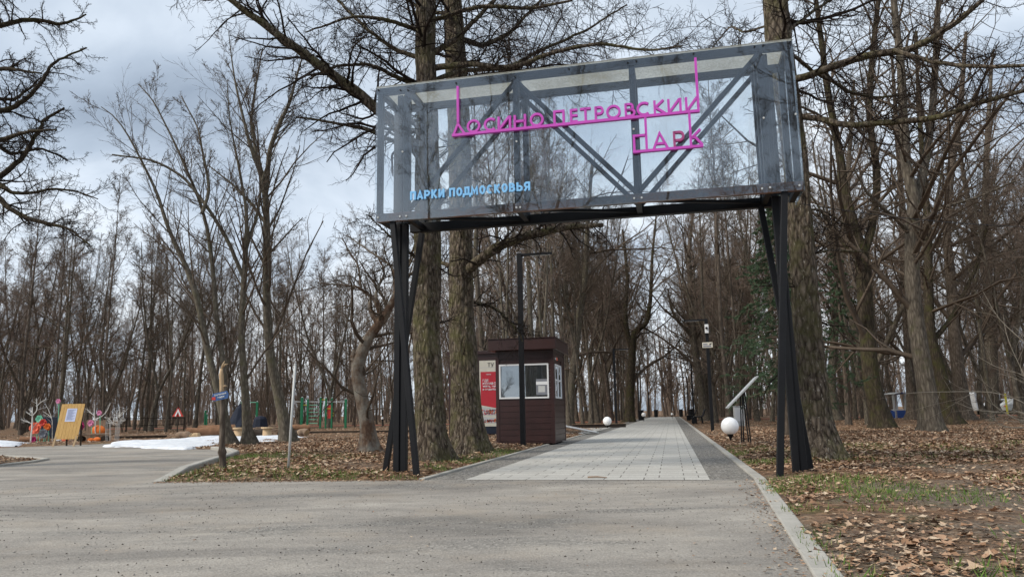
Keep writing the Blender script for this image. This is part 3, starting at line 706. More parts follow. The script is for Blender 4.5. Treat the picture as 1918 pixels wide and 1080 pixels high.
# big larches
def LARCH(ks, tk=10):
    return ('larch', ks, tk)
named('stout larch left of the ticket kiosk, nearest the left gate leg',
      [([(812, 868), (806, 780), (800, 620), (800, 430), (798, 240), (796, 100), (795, 0), (790, -260), (788, -480)], [60, 54, 50, 47, 43, 40, 36, 26, 14]),
       ([(795, 300), (760, 258), (725, 222), (660, 163), (600, 118), (520, 60), (430, -5), (350, -90)], [24, 22, 17, 7], -2.),
       ([(800, 130), (830, 122), (880, 118), (960, 126), (1050, 95), (1130, 85), (1220, 98), (1280, 88)], [14, 11, 7, 3], -1.5),
       ([(800, 105), (850, 75), (890, 40), (925, -10), (960, -70)], [13, 9, 5], 1.),
       ([(795, 165), (750, 150), (700, 118), (640, 125), (590, 150)], [11, 7, 4], -1.),
       ([(795, 110), (740, 95), (690, 60), (640, 10), (600, -40)], [11, 7, 4], 1.),
       ([(800, 155), (870, 130), (950, 128), (1000, 100), (1100, 60), (1180, 10)], [10, 8, 3], 2.),
       ([(797, 60), (730, 40), (650, 30), (560, 60)], [10, 7, 3], -1.),
       ([(790, 285), (740, 262), (690, 240), (620, 222), (570, 216)], [10, 7, 3], -1.5),
       ([(800, 500), (760, 470), (720, 440), (680, 400)], [9, 5, 2], -1.),
       ([(805, 40), (900, 10), (1000, 15), (1070, 0), (1140, -30)], [10, 7, 3], -1.)],
      None, LARCH([14]), 'larch_bark', 'twig_dark', 11, (812, 866), 'larch_tree', 'large larches framing the gate', 56, (.35, .4), 150, .006)
named('stout larch right beside the dark kiosk, leaning slightly left',
      [([(880, 852), (872, 760), (865, 600), (862, 440), (858, 240), (850, 80), (847, -20), (842, -300), (840, -430)], [64, 52, 46, 44, 42, 38, 34, 20, 12]),
       ([(868, 515), (895, 490), (930, 462), (985, 440), (1060, 424), (1130, 420)], [22, 18, 8], -1.5),
       ([(862, 490), (838, 497), (822, 488), (812, 460)], [12, 8, 4], 1.),
       ([(852, 70), (900, 90), (960, 60), (1010, 0)], [13, 9, 5], 1.),
       ([(855, 160), (900, 150), (960, 175), (1040, 150), (1100, 120)], [10, 7, 3], 1.),
       ([(862, 560), (920, 575), (960, 610), (975, 640)], [7, 5, 2], 1.),
       ([(852, 30), (790, 20), (740, -20)], [9, 5], 1.)],
      None, LARCH([14]), 'larch_bark', 'twig_dark', 12, (880, 851), 'larch_tree', 'large larches framing the gate', 56, (.4, .4), 150, .006)
named('largest rough barked larch rising behind the right gate legs',
      [([(1537, 868), (1524, 780), (1512, 640), (1503, 500), (1490, 350), (1470, 180), (1455, 60), (1447, -20), (1430, -300), (1420, -520)], [74, 58, 50, 46, 42, 46, 48, 46, 30, 14]),
       ([(1472, 150), (1500, 148), (1560, 125), (1640, 95), (1700, 92), (1760, 60), (1830, 12), (1900, -60)], [14, 15, 13, 7], -1.5),
       ([(1672, 94), (1740, 115), (1800, 125), (1870, 126), (1960, 118)], [9, 8, 6], -1.5, -1.),
       ([(1480, 215), (1540, 222), (1590, 235), (1680, 228), (1770, 220), (1850, 190), (1930, 168), (2000, 150)], [12, 12, 11, 6], -2.),
       ([(1470, 95), (1530, 138), (1580, 172), (1640, 185), (1700, 180)], [8, 7, 4], 1.),
       ([(1460, 40), (1400, 60), (1370, 50), (1340, 90)], [5, 4, 2], 1.5),
       ([(1470, 60), (1530, 20), (1600, -20)], [9, 6, 4], 1.),
       ([(1505, 480), (1560, 470), (1620, 478)], [5, 4, 2], 1.),
       ([(1495, 390), (1550, 400), (1600, 440)], [5, 4, 2], 1.)],
      None, LARCH([13]), 'larch_bark', 'twig_dark', 13, (1537, 866), 'larch_tree', 'large larches framing the gate', 56, (.45, .4), 150, .006)
# tree off the left edge with limbs reaching in
named('dark gnarled tree at the far left edge, limbs reaching into the sky',
      [([(-150, 900), (-150, 600), (-120, 420), (-100, 200), (-80, 0), (-90, -300)], [70, 60, 50, 40, 30, 10]),
       ([(-115, 400), (-50, 352), (0, 338), (18, 352), (25, 360), (60, 360), (105, 352), (150, 356), (190, 372)], [16, 11, 7, 5, 2], -.6),
       ([(-60, 350), (5, 365), (35, 392), (80, 412), (120, 422), (150, 428), (200, 460)], [13, 9, 7, 3], -.6),
       ([(-20, 342), (10, 318), (32, 298), (48, 268), (60, 230), (80, 215), (98, 205)], [12, 8, 4], .4, -.2),
       ([(-100, 290), (-40, 270), (5, 258), (40, 246), (105, 240)], [14, 10, 3], -1.),
       ([(-95, 240), (-30, 212), (20, 205), (60, 170), (95, 115), (155, 90)], [14, 9, 3], .5),
       ([(-90, 150), (-20, 130), (30, 128), (90, 140)], [13, 9, 3], -1.),
       ([(-85, 80), (-20, 50), (40, 30), (100, 40), (140, 20)], [12, 9, 3], .5),
       ([(-85, 20), (-10, 0), (50, -30), (110, -50)], [12, 9, 3], -.5),
       ([(-100, 190), (-30, 180), (30, 190), (80, 150)], [10, 7, 3], 1.),
       ([(-100, 250), (-30, 250), (20, 290), (70, 275), (130, 300)], [9, 6, 3], 1.)],
      None, [dict(k=8, ks=[0]+[22]*10, t0=.25, t1=.98, ang=.9, sd=.3, lf=.24, n=6, rr=.4, rmin=.007, up=-.01, wob=.24, sides=4, all=False, shape=.4),
             dict(k=9, t0=.1, t1=.98, ang=.85, sd=.3, lf=.4, n=4, rr=.45, rmin=.0045, up=-.01, wob=.26, sides=3, shape=.5),
             dict(k=6, t0=.05, t1=.98, ang=.85, sd=.35, lf=.42, n=3, rr=.6, rmin=.0035, up=0, wob=.28, sides=3, shape=.5)],
      'mossy_bark', 'twig_dark', 21, (-150, 880), 'gnarled_tree', None, 14, (.3, .4), 34, .03)
ASC = lambda ks, lf=.3: [dict(k=12, ks=ks, t0=.32, t1=.97, ang=.6, sd=.15, lf=lf*.72, n=7, rr=.34, rmin=.009, up=.06, wob=.07, sides=5, trunk=False, all=True, shape=.7),
           dict(k=11, t0=.15, t1=.97, ang=.6, sd=.2, lf=.3, n=4, rr=.4, rmin=.0062, up=.03, wob=.1, sides=3, shape=.6),
           dict(k=7, t0=.15, t1=.98, ang=.6, sd=.25, lf=.42, n=3, rr=.6, rmin=.005, up=.02, wob=.14, sides=3, shape=.5),
           dict(k=3, t0=.2, t1=.98, ang=.6, sd=.25, lf=.5, n=2, rr=.6, rmin=.004, up=.02, wob=.14, sides=3, shape=.5)]
gs = 'slender bare trees at the end of the snow bank'
named('slender forked tree leaning left, just behind the blue arrow sign',
      [([(428, 836), (420, 780), (407, 724), (389, 659), (366, 539), (342, 483), (315, 428), (296, 361), (270, 310), (245, 259), (215, 215), (190, 200)], [19, 14, 11, 8, 5, 3, 1.5]),
       ([(419, 760), (419, 678), (407, 617), (398, 493), (389, 428), (370, 361), (343, 301), (324, 259), (287, 185), (259, 157)], [11, 9, 6, 4, 1.5], 1.5),
       ([(378, 400), (392, 360), (386, 320), (380, 290), (372, 240), (340, 180)], [7, 5, 2], 1.)],
      None, ASC([12, 13, 8], .34), 'grey_bark', 'twig', 31, (428, 836), 'young_tree', gs)
named('straight slender tree standing in the middle of the snow bank end',
      [([(465, 834), (458, 724), (451, 631), (456, 539), (461, 440), (463, 400), (440, 278), (430, 231), (425, 150)], [17, 13, 11, 9, 5, 3, 1.5]),
       ([(456, 520), (430, 455), (395, 395), (345, 330), (290, 300), (210, 290)], [8, 6, 3], -1.),
       ([(460, 470), (480, 400), (490, 330), (520, 260)], [7, 5, 2], 1.)],
      None, ASC([14, 10, 7], .3), 'grey_bark', 'twig', 32, (465, 834), 'young_tree', gs)
named('tall bare tree with a curved foot beside the leaning white pole',
      [([(540, 830), (525, 752), (504, 659), (499, 553), (499, 446), (498, 356), (485, 310), (468, 278), (458, 231), (444, 176), (435, 125), (428, 60)], [23, 17, 15, 12, 9, 6, 3.5, 1.5]),
       ([(498, 356), (505, 278), (528, 222), (546, 185), (560, 130), (570, 100)], [10, 7, 2], -.5),
       ([(498, 350), (482, 290), (470, 230), (480, 150), (490, 90)], [8, 5, 2], 1.),
       ([(499, 420), (470, 380), (440, 350), (390, 310)], [7, 5, 2], 1.)],
      None, ASC([18, 13, 12, 8, 8], .3), 'grey_bark', 'twig', 33, (540, 830), 'young_tree', gs)
named('crooked lichen covered tree with a kink, left of the gate leg',
      [([(692, 850), (687, 788), (673, 724), (667, 688), (680, 653), (697, 622), (718, 598), (742, 553), (756, 500)], [32, 26, 24, 25, 22, 18, 16, 13, 8]),
       ([(666, 690), (664, 668), (662, 655)], [16, 13, 5], 0.),
       ([(708, 605), (698, 586), (695, 565), (693, 552)], [12, 8, 3], .3),
       ([(712, 600), (704, 560), (676, 537), (644, 533), (600, 530)], [9, 5, 2], -.5),
       ([(676, 537), (672, 500), (655, 470), (640, 445)], [5, 3, 2], 0., -.3),
       ([(718, 596), (700, 550), (720, 510), (700, 470)], [8, 5, 2], .5),
       ([(742, 553), (735, 500), (690, 470), (650, 440)], [7, 4, 2], .5)],
      None, [dict(k=8, ks=[7, 0, 2, 12, 8, 10, 10], t0=.35, t1=.98, ang=.9, sd=.3, lf=.42, n=5, rr=.5, rmin=.008, up=.03, wob=.2, sides=4, all=True, shape=.4),
             dict(k=7, t0=.1, t1=.98, ang=.85, sd=.3, lf=.45, n=4, rr=.55, rmin=.005, up=.02, wob=.22, sides=3, shape=.5),
             dict(k=4, t0=.1, t1=.98, ang=.85, sd=.3, lf=.5, n=3, rr=.6, rmin=.004, up=.0, wob=.22, sides=3, shape=.5)],
      'lichen_bark', 'twig', 34, (692, 850), 'crooked_tree', None, 14, (.35, .25))
CR = lambda ks: [dict(k=11, ks=[int(q*1.3) for q in ks], t0=.3, t1=.97, ang=.85, sd=.25, lf=.22, n=6, rr=.34, rmin=.01, up=.05, wob=.15, sides=4, trunk=False, all=True, shape=.5),
                 dict(k=10, t0=.12, t1=.97, ang=.8, sd=.25, lf=.42, n=4, rr=.5, rmin=.007, up=.03, wob=.18, sides=3, shape=.6),
                 dict(k=6, t0=.1, t1=.98, ang=.8, sd=.3, lf=.45, n=3, rr=.6, rmin=.005, up=.02, wob=.2, sides=3, shape=.5)]
gr = 'bare trees on the leafy ground right of the alley'
RT = [('thick mossy forked tree nearest on the right, moss at its foot', [([(1656, 805), (1640, 750), (1629, 698), (1621, 568), (1616, 480), (1599, 437), (1590, 400), (1579, 350), (1575, 296), (1553, 185), (1538, 74), (1525, -30)], [38, 30, 27, 26, 24, 15, 12, 8]),
        ([(1617, 480), (1634, 428), (1642, 363), (1640, 300), (1625, 222), (1631, 111), (1640, 18), (1650, -60)], [16, 13, 8], 1.), ([(1617, 500), (1560, 430), (1530, 380), (1500, 340)], [6, 4, 2], 1.)], 'mossy_bark', 41, (1656, 805), [13, 14, 6]),
      ('thick smooth grey trunk forking high, second big tree on the right', [([(1747, 811), (1734, 720), (1716, 611), (1708, 524), (1708, 437), (1712, 372), (1697, 315), (1692, 222), (1686, 111), (1675, 18), (1670, -60)], [36, 30, 27, 25, 20, 16, 14, 9]),
        ([(1712, 385), (1731, 315), (1745, 222), (1753, 111), (1758, 18), (1765, -70)], [17, 13, 8], 1.5), ([(1706, 440), (1680, 410), (1656, 393), (1621, 359), (1600, 320)], [10, 7, 3], -1.), ([(1710, 420), (1760, 390), (1830, 370), (1900, 340)], [7, 5, 3], -1.)], 'forest_bark', 42, (1747, 811), [13, 14, 9, 9]),
      ('dark leaning tree with green moss skirt, right of the smooth grey trunk', [([(1786, 796), (1770, 740), (1760, 689), (1743, 637), (1738, 524), (1738, 437), (1730, 330), (1720, 200), (1715, 60)], [30, 22, 19, 16, 13, 9, 5]), ([(1745, 640), (1780, 600), (1800, 560), (1830, 500), (1850, 420)], [10, 8, 4], 1.)], 'mossy_bark', 43, (1786, 796), [14, 10]),
      ('reddish trunk beside the mossy leaning one, foot spread with moss', [([(1808, 787), (1795, 698), (1786, 611), (1782, 524), (1773, 437), (1780, 330), (1800, 200), (1810, 60)], [28, 20, 18, 15, 12, 6]), ([(1783, 540), (1820, 500), (1850, 440), (1870, 350)], [9, 7, 3], 1.)], 'brown_bark', 44, (1808, 787), [14, 9]),
      ('slim straight trunk beside the blue roofed booth', [([(1709, 786), (1706, 720), (1699, 611), (1692, 500), (1690, 400), (1680, 250), (1670, 100)], [18, 16, 13, 10, 5])], 'brown_bark', 45, (1709, 786), [14]),
      ('slim curved trunk between the spruces, just right of the biggest larch', [([(1568, 787), (1556, 720), (1564, 611), (1573, 502), (1582, 415), (1590, 300), (1600, 150)], [17, 14, 13, 11, 5])], 'grey_bark', 46, (1568, 787), [14]),
      ('straight grey tree near the parked cars, right part of the stand', [([(1859, 771), (1856, 611), (1850, 524), (1845, 400), (1850, 250), (1860, 100)], [22, 20, 16, 10, 4])], 'forest_bark', 47, (1859, 775), [16]),
      ('bent dark tree at the right edge, crown leaning left', [([(1912, 772), (1905, 700), (1890, 646), (1856, 559), (1830, 459), (1816, 393), (1800, 300), (1790, 180)], [20, 15, 12, 9, 4]), ([(1895, 660), (1915, 560), (1925, 450), (1930, 300)], [9, 7, 3], 1.)], 'forest_bark', 48, (1912, 776), [14, 10]),
      ('tall grey trunk close behind the kiosk, right side', [([(1066, 797), (1071, 715), (1086, 585), (1097, 511), (1100, 420), (1110, 300)], [16, 14, 13, 10, 5]), ([(1078, 660), (1062, 560), (1052, 470), (1045, 380)], [9, 7, 3], 1.)], 'grey_bark', 49, (1066, 797), [14, 10]),
      ('leaning twin trunk right of the alley by the camera lamp post', [([(1322, 786), (1312, 720), (1300, 640), (1293, 560), (1290, 470), (1300, 380)], [16, 13, 11, 8, 4]), ([(1312, 720), (1300, 660), (1292, 620), (1272, 607), (1256, 580), (1250, 540)], [9, 7, 5, 3], .5)], 'forest_bark', 50, (1322, 788), [13, 7]),
      ('knotty trunk left of the alley, crown arching over the paving', [([(1179, 789), (1181, 720), (1184, 660), (1188, 620), (1212, 607), (1219, 559), (1222, 480), (1230, 400)], [18, 14, 12, 9, 6, 3]), ([(1184, 660), (1170, 600), (1175, 520), (1165, 430)], [10, 8, 4], .5)], 'mossy_bark', 51, (1179, 790), [12, 12])]
for lb, st, tm, sd, foot, ks in RT:
    named(lb, st, None, CR(ks), tm, 'twig', sd, foot, 'bare_tree', gr if foot[0] > 1340 else None, 24, (.45, .4), 60, .009)

# ---- scattered forest
rgf = np.random.default_rng(77); placed = []
def clear_left(X, Y):      # the open corner with the snow, logs and gym
    b = G(700, 800)
    return (X < -4) and (Y < 44+.10*(X+20)) or (-24 < X < -5 and Y < 58) or (-40 < X < -16 and Y < 46)
named_feet = [G(*f[4])[:2] for f in RT]
def zone(px):
    return 0 if px < 250 else 1 if px < 640 else 2 if px < 1060 else 3 if px < 1250 else 4 if px < 1400 else 5 if px < 1650 else 6
ZL = ['bare trees in the far left stand behind the paper flower corner', 'bare trees crowded behind the log row and green gym bars', 'bare trees in the wood seen between the left gate leg and the kiosk',
      'bare trees lining the left side of the paved alley', 'bare trees lining the right side of the paved alley', 'bare trees in the wood behind the right gate leg', 'bare trees in the wood at the right edge near the parked cars']
ZLab = ['one of many bare trees in the stand behind the paper flowers', 'one of many bare trees crowded behind the log row and gym bars', 'one of many bare trees in the wood between left gate leg and kiosk',
      'one of many bare trees lining the left side of the paved alley', 'one of many bare trees lining the right side of the paved alley', 'one of many bare trees in the wood behind the right gate leg', 'one of many bare trees in the wood near the parked cars']
def try_place(X, Y, dmin):
    uv = np.array([X, Y])-PO; u_ = uv@PN; v_ = uv@PD
    if -1.2+KL < u_ < KR+1.6 and v_ > -12: return False
    if pip(asph, np.array([X]), np.array([Y]))[0]: return False
    if clear_left(X, Y): return False
    if Y < 26 or (X > -4 and Y < 30) or (5 < X < 17 and Y < 36): return False
    if any((X-a)**2+(Y-b)**2 < dmin**2 for a, b in placed): return False
    if any((X-a)**2+(Y-b)**2 < 4 for a, b in named_feet): return False
    q = np.array([X, Y, 0])-CP; px = 959+F*(q@cr)/(q@cf)
    if (1664 < px < 1708 and Y < 62) or (1806 < px < 1838 and Y < 76) or (1868 < px < 1896 and Y < 80): return False
    placed.append((X, Y)); return True
def put(X, Y, s=None):
    i = rgf.integers(len(PROTO)); s = s or rgf.uniform(.85, 1.12)
    q = np.array([X, Y, 0])-CP; px = 959+F*(q@cr)/(q@cf); z = zone(px)
    f_ = s*rgf.choice([.75, 1., 1.25, 1.65], p=[.32, .34, .22, .12]); plant_tree(ZLab[z], PROTO[i], (X, Y, 0), rgf.uniform(0, 2*PI), (f_, f_, s*rgf.uniform(.9, 1.08)), ZL[z])
# alley rows
for side, uo in ((-1, KL-1.9), (1, KR+2.6), (-1, KL-4.6), (1, KR+5.4)):
    v = 20.+rgf.uniform(0, 3)
    while v < 110:
        x, y = apt(uo+rgf.normal(0, .4), v)
        if try_place(x, y, 1.5): put(x, y, rgf.uniform(1.0, 1.2))
        v += rgf.uniform(3.2, 5.2)
cnt = len(placed); tries = 0
while len(placed) < 275 and tries < 60000:
    tries += 1; Y = 26+(100-26)*math.sqrt(rgf.random()); X = rgf.uniform(-.8, .8)*Y
    if try_place(X, Y, 2.3+Y*.022): put(X, Y)
# distant woodland beyond, one mass
def far_wood():
    rg = np.random.default_rng(9); tb = []; cb = []
    n = 520; Y = 101+rg.random(n)*75; X = rg.uniform(-.85, .85, n)*Y
    uv = np.stack([X, Y], 1)-PO; k = ~((abs(uv@PN-2) < 1.7) & (uv@PD < 104)); X, Y = X[k], Y[k]; n = len(X)
    H = rg.uniform(14, 18, n); m = 7; t = np.linspace(0, 1, m)
    P = np.stack([X[:, None]+rg.normal(0, 1.2, (n, 1))*t, Y[:, None]+rg.normal(0, 1.2, (n, 1))*t, H[:, None]*t], -1); P[:, 1:-1] += rg.normal(0, .15, (n, m-2, 3))
    Rr = rg.uniform(.14, .22, n)[:, None]*(1-.9*t); tb = [(P, Rr, 5)]
    a = spawn(P, Rr, 16, .15, .97, .7, .2, .28, 4, .55, .03, .08, .14, rg); b = spawn(a[0], a[1], 8, .15, .97, .8, .3, .5, 2, .6, .02, .04, .2, rg)
    c = spawn(b[0], b[1], 3, .15, .97, .8, .3, .6, 1, .6, .014, .02, .2, rg)
    # thicket of saplings filling the trunk level
    n2 = 1100; Y2 = 92+rg.random(n2)*80; X2 = rg.uniform(-.85, .85, n2)*Y2; uv = np.stack([X2, Y2], 1)-PO; k = ~((abs(uv@PN-2) < 3.) & (uv@PD < 106)); X2, Y2 = X2[k], Y2[k]; n2 = len(X2)
    H2_ = rg.uniform(3.5, 9, n2); t2 = np.linspace(0, 1, 5); P2 = np.stack([X2[:, None]+rg.normal(0, .7, (n2, 1))*t2, Y2[:, None]+rg.normal(0, .7, (n2, 1))*t2, H2_[:, None]*t2-.05], -1)
    R2_ = rg.uniform(.04, .09, n2)[:, None]*(1-.85*t2); e1 = spawn(P2, R2_, 14, .05, .97, .7, .25, .35, 3, .5, .018, .06, .16, rg); e2 = spawn(e1[0], e1[1], 5, .1, .97, .8, .3, .5, 2, .6, .013, .04, .2, rg)
    v, f = tubes([(P, Rr, 5), (a[0], a[1], 3), (b[0], b[1], 3), (c[0], c[1], 3), (P2, R2_, 4), (e1[0], e1[1], 3), (e2[0], e2[1], 3)])
    tag(link('far_woodland', mesh_np('far_woodland', v, f, MT['twig_red'])), 'distant bare woodland closing off the view behind the park', 'woodland', kind='stuff')
far_wood()
# trees behind the viewpoint, mirrored in the gate's sheets
for x, y in ((-9, -9), (-3, -14), (4, -11), (10, -15), (16, -8), (-16, -13), (0, -22), (9, -24)):
    i = rgf.integers(len(PROTO)); plant_tree('bare tree mirrored in the clear sheets of the gate', PROTO[i], (x, y, 0), rgf.uniform(0, 6), 1.15, 'bare trees mirrored in the gate')
# saplings / undergrowth
def bush_mesh(seed, H, k, cm):
    rg = np.random.default_rng(seed); base = np.zeros((1, 2, 3)); base[0, 1, 2] = .2
    st = []
    for i in range(k):
        a = rg.uniform(0, 2*PI); ln = H*rg.uniform(.6, 1.); d = np.array([math.cos(a), math.sin(a), 0])*rg.uniform(.1, .45)
        st.append(resample([(0, 0, -.05), d*ln*.4+np.array([0, 0, ln*.5]), d*ln+np.array([0, 0, ln])], [.02, .012, .005], 8, .03, rg))
    cfg = [dict(k=8, t0=.2, t1=.98, ang=.7, sd=.2, lf=.4, n=4, rr=.6, rmin=.006, up=.05, wob=.12, sides=3, all=True, shape=.5), dict(k=6, t0=.1, t1=.98, ang=.7, sd=.2, lf=.45, n=3, rr=.6, rmin=.0045, up=.03, wob=.15, sides=3, shape=.5)]
    return make_tree_meshes('bush', st, cfg, seed, cm, cm, 4)
BP = [bush_mesh(500+i, 3.2+i*.7, 5, 'twig_red' if i % 2 else 'twig') for i in range(3)]
nb = 0
while nb < 46:
    Y = rgf.uniform(44, 85); X = rgf.uniform(-.75, .75)*Y
    if try_place(X, Y, 1.5):
        plant_tree('leafless brown shrub growing among the forest trunks', BP[rgf.integers(3)], (X, Y, 0), rgf.uniform(0, 6), rgf.uniform(.8, 1.3), 'leafless shrubs among the forest trunks', 'shrub', 'bare_shrub'); nb += 1
# pale bush poking in from the right
def pale_bush():
    base = G(1990, 850); base[2] = 0; Y = base[1]; rg = np.random.default_rng(3)
    st = [stem_px(p, Y, [q_*.6 for q_ in w], base, dy, 18, rg, .008) for p, w, dy in (
        ([(1985, 850), (1960, 790), (1918, 752), (1860, 733), (1800, 733), (1730, 734), (1692, 737)], [4, 3, 1.6], -.4),
        ([(1985, 850), (1950, 800), (1918, 768), (1880, 772), (1830, 768), (1790, 752)], [4, 3, 1.2], .3),
        ([(1990, 850), (1960, 740), (1918, 700), (1870, 690), (1820, 660)], [4, 3, 1.2], 0),
        ([(1990, 850), (1975, 700), (1918, 640), (1870, 600), (1840, 545)], [5, 3, 1.2], .5),
        ([(1990, 850), (1985, 760), (1930, 720), (1890, 640), (1880, 590)], [4, 3, 1.2], .2),
        ([(1990, 850), (1970, 780), (1910, 790), (1860, 760), (1835, 700)], [4, 3, 1.2], -.3),
        ([(1990, 850), (1980, 820), (1930, 800), (1880, 800), (1850, 775)], [4, 3, 1.2], -.5))]
    cfg = [dict(k=6, t0=.3, t1=.95, ang=.6, sd=.2, lf=.3, n=4, rr=.5, rmin=.0018, up=.02, wob=.1, sides=3, all=True, shape=.5), dict(k=3, t0=.2, t1=.95, ang=.6, sd=.2, lf=.4, n=3, rr=.6, rmin=.0014, up=0, wob=.12, sides=3, shape=.5)]
    plant_tree('pale thin branched bush reaching in from the right edge', make_tree_meshes('pale_bush', st, cfg, 4, 'twig_pale', 'twig_pale', 5), base, cat_='bush', name='pale_bush')
pale_bush()
# spruces
def spruce(label, foot, H, z0, wid, seed, nb_=110):
    base = G(*foot); base[2] = 0; rg = np.random.default_rng(seed); o = thing('spruce_tree', label, 'spruce', base, 0, 'spruces right of the gate')
    tp, tr_ = resample([(0, 0, -.1), (.05, 0, H*.5), (0, 0, H)], [.13, .08, .02], 14, .01, rg)
    v, f = tubes([(*flare(tp, tr_), 9)]); link('trunk', mesh_np('spruce_trunk', v, f, MT['brown_bark']), o)
    m = nb_; z = z0+(H-z0)*(np.arange(m)/m)**.9; a = np.arange(m)*2.4+rg.normal(0, .3, m); ln = wid*(1-((z-z0)/(H-z0))**1.1)*rg.uniform(.6, 1.1, m)+.25
    n_ = 8; P = np.zeros((m, n_+1, 3)); P[:, 0, 2] = z; d = np.stack([np.cos(a), np.sin(a), np.full(m, .1)], 1)
    for j in range(n_):
        d[:, 2] += -.11 if j < 5 else .12; d += rg.normal(0, .05, (m, 3)); d /= np.linalg.norm(d, axis=1, keepdims=True); P[:, j+1] = P[:, j]+d*(ln/n_)[:, None]
    Rr = np.linspace(.022, .005, n_+1)[None].repeat(m, 0)
    tw, twr = spawn(P, Rr, 13, .12, 1., .8, .15, .26, 4, .5, .004, -.05, .08, rg, shape=.6, flat=.6)
    tw2, twr2 = spawn(tw, twr, 4, .1, 1., .7, .2, .4, 2, .5, .003, -.05, .08, rg, shape=.4, flat=.5)
    v, f = tubes([(P, Rr, 4), (tw, twr, 3)])
    # needles: short blades set round every twig
    Vn = []
    for Q, per, nl in ((tw, 70, .055), (tw2, 24, .05)):
        M_, mm, _ = Q.shape; t = rg.random((M_, per))*(mm-1); i = np.minimum(t.astype(int), mm-2); fr = (t-i)[..., None]; ar = np.arange(M_)[:, None]
        p = Q[ar, i]*(1-fr)+Q[ar, i+1]*fr; tg = Q[ar, i+1]-Q[ar, i]; tg /= np.linalg.norm(tg, axis=2, keepdims=True)+1e-9
        rv = rg.normal(size=p.shape); rv -= tg*(rv*tg).sum(2, keepdims=True); rv /= np.linalg.norm(rv, axis=2, keepdims=True)+1e-9
        dn = rv*.75+tg*.66; w = np.cross(dn, tg)*.008; tip = p+dn*nl*rg.uniform(.8, 1.3, p.shape[:2])[..., None]
        Vn.append(np.stack([p-w, p+w, tip], 2).reshape(-1, 3))
    Vn = np.concatenate(Vn); nf = np.arange(len(Vn)).reshape(-1, 3)
    cro = link('crown', mesh_np('spruce_crown', Vn, nf, MT['pine'], None, False), o)
    link('bough', mesh_np('spruce_boughs', v, f, MT['twig']), cro)
spruce('wide green spruce directly behind the right gate legs', (1478, 818), 8., 1.4, 2.2, 61, 95)
spruce('slimmer dark spruce right of the biggest larch', (1590, 797), 9., 2.2, 1.5, 62, 60)

# ------------------------------------------------------------------ sky and light
w = bpy.data.worlds.new('World'); sc.world = w; w.use_nodes = True; nt = w.node_tree; nt.nodes.clear()
out = nt.nodes.new('ShaderNodeOutputWorld'); bg = nt.nodes.new('ShaderNodeBackground'); L(nt, bg.outputs[0], out.inputs[0])
bg.inputs['Strength'].default_value = .1
SE, SA = R(40), R(246)       # sun elevation; azimuth measured from +Y clockwise (sun on the left)
sky = nt.nodes.new('ShaderNodeTexSky'); sky.sky_type = 'NISHITA'; sky.sun_disc = False; sky.sun_elevation = SE; sky.sun_rotation = SA
tc = nt.nodes.new('ShaderNodeTexCoord'); sx = nt.nodes.new('ShaderNodeSeparateXYZ'); L(nt, tc.outputs['Generated'], sx.inputs[0])
zz = mth(nt, 'ADD', mth(nt, 'MAXIMUM', sx.outputs[2], 0.), .22)
cx = nt.nodes.new('ShaderNodeCombineXYZ'); L(nt, mth(nt, 'DIVIDE', sx.outputs[0], zz), cx.inputs[0]); L(nt, mth(nt, 'DIVIDE', sx.outputs[1], zz), cx.inputs[1])
cx.inputs[2].default_value = 1.7
n1 = noise(nt, cx.outputs[0], 1.25, 8, .52, .4); n2 = noise(nt, cx.outputs[0], .55, 4, .5, .2)
fac = mth(nt, 'ADD', mth(nt, 'MULTIPLY', n1.outputs[0], .5), mth(nt, 'MULTIPLY', n2.outputs[0], .5))
cl = ramp(nt, fac, [(.38, (1.9, 2.3, 2.85)), (.45, (2.9, 3.4, 4.05)), (.51, (4.2, 4.7, 5.3)), (.59, (5.8, 6.1, 6.4))])
c = mix(nt, .92, sky.outputs[0], cl.outputs[0]); L(nt, c, bg.inputs[0])
sl = bpy.data.lights.new('sun', 'SUN'); sl.energy = 1.8; sl.angle = R(18); sl.color = (1., .93, .82)
so = bpy.data.objects.new('sun', sl); COL.objects.link(so)
sd_ = Vector((math.sin(SA)*math.cos(SE), math.cos(SA)*math.cos(SE), math.sin(SE))); so.rotation_euler = sd_.to_track_quat('Z', 'Y').to_euler(); so.location = (-10, -10, 20)
sc.view_settings.view_transform = 'Standard'; sc.view_settings.look = 'None'; sc.view_settings.gamma = 1; sc.view_settings.exposure = .9
sc.cycles.max_bounces = 6; sc.cycles.transparent_max_bounces = 12; sc.cycles.use_denoising = True
#@@PART2
# ================================================================== the gate
GA = np.array([-2.118, 11.37, 0.]); gm = -.22; GD = np.array([1, gm, 0.]); GD /= np.linalg.norm(GD); GNn = np.array([-GD[1], GD[0], 0.])
def SP(px, py, off=0.):
    d = ray(px, py); a = GA+GNn*off; t = ((a-CP)@GNn)/(d@GNn); p = CP+d*t; return np.array([(p-GA)@GD, p[2]])
GRZ = math.atan2(GD[1], GD[0])
gate = thing('entrance_gate', 'tall black steel park entrance gate with clear truss box and magenta lettering', 'gate', GA, GRZ)
S1 = SP(1494, 215)[0]; ZB = SP(705, 415)[1]; ZT = SP(705, 165)[1]; DEP = .82; S0 = 0.
ZB = (ZB+SP(1503, 355)[1])/2; ZT = (ZT+SP(1485, 75)[1])/2
pos = [SP(762, 290)[0], SP(967, 260)[0], SP(1188, 240)[0], SP(1431, 220)[0]]
def prt(name, mb, m, parent=gate, **k): return mb.build(name, m, parent, **k)
